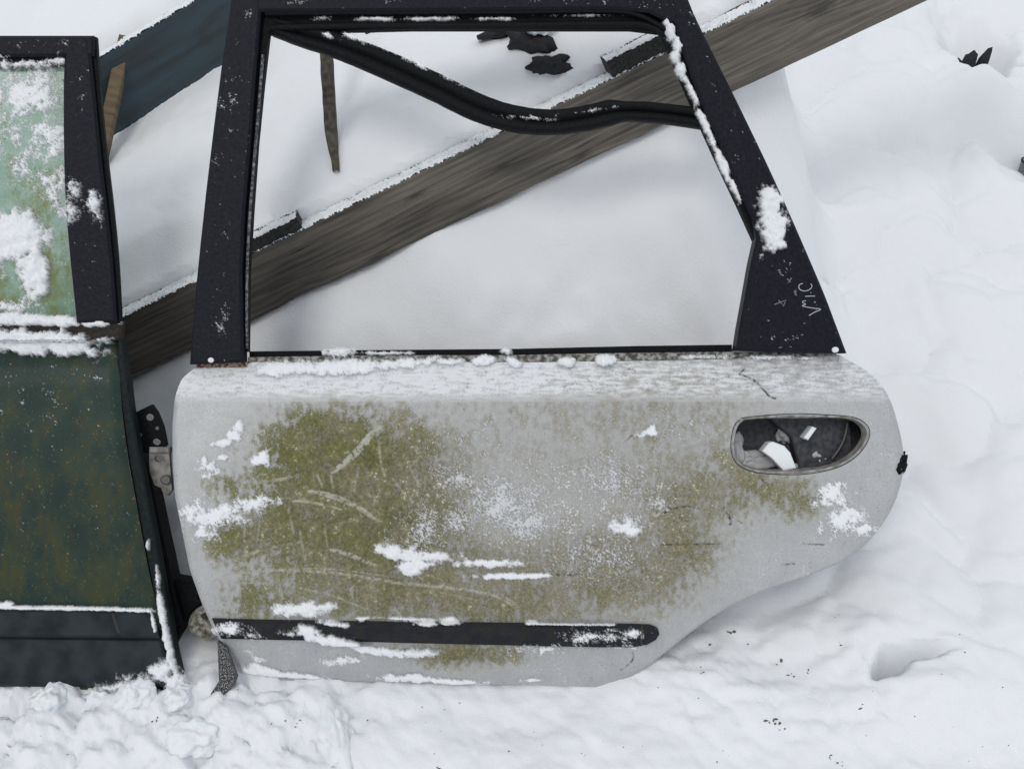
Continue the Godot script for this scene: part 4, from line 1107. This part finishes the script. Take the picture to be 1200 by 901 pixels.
	lay_snow("fine specks of snow on the silver door's rear pillar", [[806, 14, 24, 36, -20, 0.5], [880, 200, 40, 210, -25, 0.2], [905, 330, 30, 60, 0, 0.22], [930, 400, 60, 10, 0, 0.3], [880, 270, 14, 30, -20, 0.45]], 0.75, 0.62, 0.0025, plate_z, gf, 1.2, speck2, "snow_specks")
	lay_snow("specks of snow on the silver door's top rail", [[345, 4, 40, 8, 0, 0.5], [450, 2, 60, 10, 0, 0.35], [650, 1, 120, 8, 0, 0.45], [770, 8, 30, 14, 0, 0.6]], 0.75, 0.62, 0.0025, func(_x, _y): return 0.003, gf, 1.2, func(_x, y): return y < 11, "snow_specks")
	var seal_z := func(_x, _y): return -0.0085
	lay_snow("frost along the upper lip of the sagging rubber seal", [[415, 42, 22, 4, 22, 0.9], [450, 54, 20, 4, 24, 0.8], [490, 73, 26, 4, 26, 0.8], [530, 92, 20, 3, 26, 0.6], [380, 38, 16, 3, 18, 0.6], [690, 128, 40, 2.5, -8, 0.5], [620, 136, 40, 2, 4, 0.35]], 0.6, 0.35, 0.003, seal_z, gf, 1.2)
	# in the handle opening
	var cup := func(_x, _y): return -0.060
	var in_hole := func(x, y): return Geometry2D.is_point_in_polygon(Vector2(x, y), handle_hole)
	for q in [[867, 528, Vector3(0.015, 0.026, 0.012), "grey shaded snow lump at the left end of the door handle opening"], [890, 549, Vector3(0.030, 0.017, 0.014), "snow heap along the bottom of the door handle opening"], [968, 540, Vector3(0.012, 0.009, 0.008), "small dim snow lump at the right of the handle opening"], [936, 506, Vector3(0.012, 0.016, 0.010), "dim snow smear at the top middle of the handle opening"], [947, 549, Vector3(0.005, 0.0035, 0.004), "tiny snow crumb at the bottom of the handle opening"]]:
		var r: Vector3 = q[2]
		var o := put("snow_lump", lump(r, 0.75, int(q[0]), Transform3D(), 18), mats.dust)
		o.transform = Transform3D(door_basis, door_at + door_basis * d3(q[0], q[1], -0.052 if q[1] > 520 else -0.070))
		tag(o, q[3], "snow lump", "snow inside the door handle opening")
	for q in [[[895, 529, 903, 519, 908, 518, 921, 523, 928, 531, 935, 549, 920, 552, 906, 537], "bright angular slab of snow inside the door handle opening"], [[944, 513, 954, 500, 959, 502, 949, 516], "small bright sliver of snow in the top of the handle opening"]]:
		var sl := prism(pts(q[0]), -0.030, -0.006, 1.2)
		var so := put("snow_piece", sl, mats.snow)
		so.transform = Transform3D(door_basis, door_at)
		tag(so, q[1], "snow", "snow inside the door handle opening")
	var hk := put("snow_lump", lump(Vector3(0.010, 0.009, 0.008), 0.35, 61, Transform3D(), 12), mats.snow)
	hk.transform = Transform3D(door_basis, door_at + door_basis * d3(246, 745, -0.045))
	tag(hk, "snow lump hanging at the frosted lower hinge between the doors", "snow lump")
	# the green door
	var gg := "patches of snow on the green door"
	var glass_z := func(_x, _y): return -0.016
	var pane := func(x, y): return y > 70 and y < 374 and x < look([60, 76, 100, 74.5, 160, 74.5, 220, 76, 280, 80, 340, 86, 378, 90], y) - 1.0
	lay_snow("thick square snow patch low on the green door's glass", [[10, 275, 50, 34, 0, 1.5], [34, 318, 22, 34, -8, 1.2], [-40, 285, 50, 50, 0, 1.5]], 0.4, 0.06, 0.010, glass_z, gg, 1.5, pane)
	lay_snow("powdery snow over the upper part of the green door's glass", [[25, 105, 62, 38, 0, 1.1], [50, 160, 44, 40, 20, 0.9], [60, 215, 30, 36, 0, 0.9], [-20, 110, 60, 40, 0, 1.0], [20, 190, 40, 30, 0, 0.5], [70, 245, 16, 20, 0, 0.6], [10, 150, 40, 60, 0, 0.5], [0, 360, 60, 14, 0, 0.8]], 0.7, 0.5, 0.0035, glass_z, gg, 1.4, pane)
	var gbelt := func(x, y): return -0.004 if y < 400 else green_z(x, y)
	lay_snow("bank of snow heaped along the green door's window sill", [[20, 400, 60, 16, 4, 1.4], [70, 402, 50, 16, 8, 1.4], [100, 410, 24, 8, 10, 0.9], [-60, 398, 90, 16, 0, 1.5], [116, 399, 16, 4, -4, 0.6]], 0.55, 0.06, 0.013, gbelt, gg, 1.4, in_green)
	lay_snow("thin ledge of snow right under the green door's glass", [[60, 376, 60, 8, 2, 1.3], [110, 379, 30, 5, 0, 1.1], [0, 374, 60, 10, 0, 1.3], [-60, 374, 60, 10, 0, 1.3]], 0.4, 0.05, 0.010, func(_x, _y): return -0.008, gg, 1.3)
	lay_snow("snow patch on the green door's rear pillar", [[112, 240, 11, 22, -15, 1.1], [90, 226, 16, 14, 0, 0.7], [84, 240, 12, 26, 0, 0.6]], 0.7, 0.35, 0.008, func(_x, _y): return 0.0035, gg, 1.2, func(x, y): return x < look([42, 104, 190, 118, 378, 137], y) + 2.0)
	lay_snow("specks of snow on the green door's black window frame", [[50, 54, 60, 14, 0, 0.55], [96, 120, 22, 90, 0, 0.26], [104, 300, 24, 90, 0, 0.18], [20, 72, 60, 8, 0, 0.7], [-40, 56, 60, 14, 0, 0.5]], 0.75, 0.62, 0.0025, func(_x, _y): return 0.0035, gg, 1.2, func(x, y): return x < look([42, 103, 190, 117, 378, 136], y) and y > 44 and (y < 68 or x > 78), "snow_specks")
	lay_snow("snow fringe along the top of the green door's glass", [[20, 74, 60, 6, -2, 0.9], [62, 70, 20, 6, 0, 0.9], [-40, 74, 60, 7, 0, 0.9]], 0.7, 0.45, 0.004, func(_x, _y): return -0.006, gg, 1.2)
	lay_snow("specks of snow on the green painted skin", [[60, 480, 90, 80, 0, 0.28], [110, 443, 18, 7, 10, 0.9], [40, 500, 30, 30, 0, 0.36], [60, 620, 100, 60, 0, 0.10], [20, 470, 40, 50, 0, 0.3]], 0.75, 0.62, 0.002, green_z, gg, 1.2, in_green, "snow_specks")
	lay_snow("white frost line along the top of the green door's moulding", [[60, 712, 130, 3.2, 1, 1.3], [150, 714, 36, 3, 3, 1.2], [-60, 710, 90, 3.5, 0, 1.2], [180, 730, 2.5, 16, -12, 1.0], [8, 708, 14, 4, 0, 0.9]], 0.35, 0.1, 0.005, func(_x, _y): return 0.001, gg, 1.2)
	var jz := func(x, y): return lerpf(-0.006, -0.004, 0.5)
	lay_snow("narrow snow strip down the green door's folded edge", [[188, 715, 5, 34, -10, 1.3], [195, 750, 5, 34, -14, 1.3], [200, 775, 5, 26, -14, 1.2], [184, 680, 3, 24, -8, 0.6], [172, 638, 3, 8, 0, 0.7]], 0.3, 0.06, 0.008, jz, gg, 1.2)
	lay_snow("snow clinging to the green door's lower corner", [[190, 788, 24, 16, -20, 1.2], [205, 800, 14, 22, 0, 1.3], [160, 800, 34, 12, -12, 1.0], [130, 806, 26, 8, 0, 0.9]], 0.6, 0.25, 0.008, func(x, y): return -0.003, gg, 1.3)

# ---------------------------------------------------------------- materials
func make_materials() -> void:
	var grain_n := noise_tex(0.09, 11, 4, [], 512, true, 5.0)
	var rough_n := noise_tex(0.14, 12, 3, [], 256, true, 4.0)
	var sn := mat(lin(0.84, 0.855, 0.88), 0.95, 0.0, null, 14.0, grain_n, 0.22)
	sn.subsurf_scatter_enabled = true
	sn.subsurf_scatter_strength = 0.15
	mats.snow = sn
	var gr := mat(lin(0.84, 0.855, 0.88), 0.95, 0.0, null, 6.0, grain_n, 0.34)
	gr.uv1_world_triplanar = true
	mats.ground = gr
	for k in ["snow_thin", "dust_thin"]:
		var m := mat(lin(0.84, 0.855, 0.88) if k == "snow_thin" else lin(0.72, 0.73, 0.75), 0.95, 0.0, null, 14.0, grain_n, 0.22)
		m.metallic_specular = 0.2
		m.transparency = BaseMaterial3D.TRANSPARENCY_ALPHA
		m.vertex_color_use_as_albedo = true
		mats[k] = m
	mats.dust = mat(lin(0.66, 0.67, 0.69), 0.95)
	var si := mat(Color.WHITE, 1.0, 1.0)
	si.roughness_texture_channel = BaseMaterial3D.TEXTURE_CHANNEL_GREEN
	si.metallic_texture_channel = BaseMaterial3D.TEXTURE_CHANNEL_BLUE
	si.metallic_specular = 0.25
	si.uv1_triplanar = false
	si.normal_enabled = true
	si.normal_texture = rough_n
	si.normal_scale = 0.08
	si.uv1_scale = Vector3.ONE
	si.normal_enabled = false
	mats.silver = si
	mats.snow.metallic_specular = 0.2
	mats.ground.metallic_specular = 0.2
	var speckle := noise_tex(0.05, 21, 4, [0.0, Color(0.55, 0.56, 0.6), 0.5, Color(0.85, 0.87, 0.92), 0.75, Color.WHITE, 1.0, Color(1, 1, 1)], 512)
	mats.black = mat(lin(0.009, 0.010, 0.016), 0.5, 0.0, speckle, 5.0, rough_n, 0.12)
	mats.black_dirty = mat(lin(0.020, 0.021, 0.024), 0.55, 0.0, noise_tex(0.02, 23, 4, [0.0, Color(0.8, 0.8, 0.85), 0.55, Color(0.95, 0.95, 1.0), 0.72, Color(1.5, 1.35, 0.9), 1.0, Color(1.6, 1.5, 0.9)], 512), 4.0, rough_n, 0.2)
	mats.channel = mat(lin(0.008, 0.009, 0.010), 0.75, 0.0, speckle, 7.0, rough_n, 0.3)
	mats.rubber = mat(lin(0.007, 0.008, 0.009), 0.65, 0.0, speckle, 7.0, rough_n, 0.35)
	mats.lip = mat(lin(0.22, 0.23, 0.25), 0.7, 0.0, noise_tex(0.05, 33, 3, [0.0, Color(0.2, 0.2, 0.22), 0.45, Color(0.5, 0.5, 0.52), 0.6, Color(1, 1, 1)], 256), 10.0)
	mats.belt = mat(lin(0.30, 0.30, 0.29), 0.6, 0.2, noise_tex(0.06, 34, 4, [0.0, Color(0.25, 0.23, 0.2), 0.4, Color(0.6, 0.58, 0.54), 0.6, Color(1, 1, 1)], 512), 3.0)
	mats.rust = mat(lin(0.30, 0.25, 0.21), 0.8, 0.0, noise_tex(0.08, 35, 3, [0.0, Color(0.2, 0.13, 0.08), 0.45, Color(0.7, 0.5, 0.36), 0.6, Color(1, 1, 1)], 256), 8.0)
	mats.rust_dark = mat(lin(0.032, 0.030, 0.029), 0.8, 0.0, noise_tex(0.08, 36, 3, [0.0, Color(0.3, 0.3, 0.3), 0.5, Color(0.7, 0.6, 0.55), 0.7, Color(1.0, 0.8, 0.65)], 256), 8.0)
	mats.shell = mat(lin(0.09, 0.092, 0.098), 0.6, 0.1, speckle, 4.0)
	mats.white_spot = mat(lin(0.75, 0.76, 0.78), 0.7)
	mats.chalk = mat(lin(0.42, 0.44, 0.48), 0.9)
	mats.scuff = mat(lin(0.16, 0.17, 0.19), 0.9)
	mats.rim = mat(lin(0.36, 0.365, 0.365), 0.5, 0.25, noise_tex(0.03, 37, 3, [0.0, Color(0.55, 0.52, 0.45), 0.5, Color(0.9, 0.88, 0.85), 0.65, Color(1, 1, 1)], 256), 8.0)
	mats.dark_line = mat(lin(0.03, 0.029, 0.025), 0.8)
	mats.steel = mat(lin(0.13, 0.13, 0.13), 0.5, 0.5)
	mats.hinge = mat(lin(0.30, 0.295, 0.28), 0.6, 0.2, noise_tex(0.03, 38, 3, [0.0, Color(0.6, 0.58, 0.54), 0.5, Color(0.9, 0.89, 0.87), 0.7, Color(1, 1, 1)], 256), 6.0)
	mats.frosty = mat(lin(0.42, 0.42, 0.40), 0.9, 0.0, noise_tex(0.10, 39, 3, [0.0, Color(0.40, 0.38, 0.33), 0.42, Color(0.62, 0.60, 0.55), 0.6, Color(0.9, 0.9, 0.88), 1.0, Color.WHITE], 256), 4.0)
	mats.frosty_dark = mat(lin(0.5, 0.5, 0.5), 0.9, 0.0, noise_tex(0.14, 40, 2, [0.0, Color(0.1, 0.1, 0.1), 0.55, Color(0.16, 0.16, 0.16), 0.64, Color(0.9, 0.9, 0.92), 1.0, Color.WHITE], 256), 14.0)
	mats.green = mat(Color.WHITE, 0.42, 0.0)
	mats.green_dark = mat(lin(0.012, 0.019, 0.018), 0.6, 0.0, speckle, 5.0)
	mats.green_trim = mat(lin(0.030, 0.038, 0.040), 0.5, 0.0, speckle, 0.8, rough_n, 0.05)
	var gl := mat(Color.WHITE, 0.30)
	gl.metallic_specular = 0.35
	gl.transparency = BaseMaterial3D.TRANSPARENCY_ALPHA
	gl.cull_mode = BaseMaterial3D.CULL_DISABLED
	mats.glass = gl
	for k in ["black", "black_dirty", "channel", "rubber", "green_dark", "green_trim"]: mats[k].metallic_specular = 0.28
	mats.green.metallic_specular = 0.30
	mats.wood = mat(Color.WHITE, 0.85)
	mats.wood.metallic_specular = 0.25
	mats.teal = mat(Color.WHITE, 0.7)
	mats.post = mat(Color.WHITE, 0.9)
	mats.slat = mat(lin(0.15, 0.13, 0.10), 0.9, 0.0, noise_tex(0.05, 44, 3, [0.0, Color(0.5, 0.5, 0.5), 0.5, Color(0.8, 0.8, 0.8), 1.0, Color(1, 1, 1)], 256), 6.0)
	mats.cleat = mat(lin(0.035, 0.034, 0.03), 0.9, 0.0, speckle, 6.0, rough_n, 0.5)
	mats.coal = mat(lin(0.016, 0.017, 0.02), 0.75, 0.0, speckle, 8.0, rough_n, 0.4)
	mats.can = mat(lin(0.22, 0.24, 0.25), 0.5, 0.4, speckle, 8.0)
	mats.dirt = mat(lin(0.13, 0.118, 0.10), 1.0)

func _ready() -> void:
	# camera
	var cam := Camera3D.new()
	cam.name = "camera"
	cam.fov = rad_to_deg(2.0 * atan(450.5 * PX / 1.5))
	cam.near = 0.05
	cam.far = 400.0
	add_child(cam)
	cam.transform = Transform3D(door_basis, CAM_AT)
	cam.current = true
	# overcast sky
	var we := WorldEnvironment.new()
	we.name = "world_environment"
	var env := Environment.new()
	env.background_mode = Environment.BG_SKY
	var sky := Sky.new()
	var psm := ProceduralSkyMaterial.new()
	psm.sky_top_color = lin(0.83, 0.87, 0.93)
	psm.sky_horizon_color = lin(0.80, 0.83, 0.87)
	psm.sky_curve = 0.25
	psm.ground_bottom_color = lin(0.55, 0.57, 0.60)
	psm.ground_horizon_color = lin(0.80, 0.83, 0.87)
	psm.sun_angle_max = 1.0
	sky.sky_material = psm
	env.sky = sky
	env.tonemap_mode = Environment.TONE_MAPPER_LINEAR
	env.tonemap_exposure = 0.89
	env.sdfgi_enabled = true
	env.ssao_enabled = true
	env.ssil_enabled = true
	we.environment = env
	add_child(we)
	# the sun behind thick cloud
	var sun := DirectionalLight3D.new()
	sun.name = "sun"
	sun.light_energy = 0.30
	sun.light_angular_distance = 20.0
	sun.light_color = Color(1.0, 0.985, 0.96)
	sun.shadow_enabled = true
	add_child(sun)
	sun.look_at_from_position(Vector3(-0.42, 1.25, 0.9), Vector3.ZERO)

	n_low = noise(0.035, 1, 2)
	n_mid = noise(0.10, 2, 3)
	n_fine = noise(0.5, 3, 2)
	n_lump = noise(0.22, 4, 1, FastNoiseLite.TYPE_CELLULAR)
	n_lump.cellular_return_type = FastNoiseLite.RETURN_DISTANCE
	n_lump.cellular_jitter = 0.9
	n_a = noise(0.012, 5, 3)
	n_b = noise(0.03, 6, 3)
	n_c = noise(0.06, 7, 2)
	n_grain = noise(0.05, 8, 2)
	n_wood = noise(0.03, 9, 4, FastNoiseLite.TYPE_PERLIN)
	handle_hole = make_handle_outline(0.0)
	make_materials()
	build_ground()
	build_boards()
	build_silver_door()
	build_green_door()
	build_scraps()
	build_door_snow()
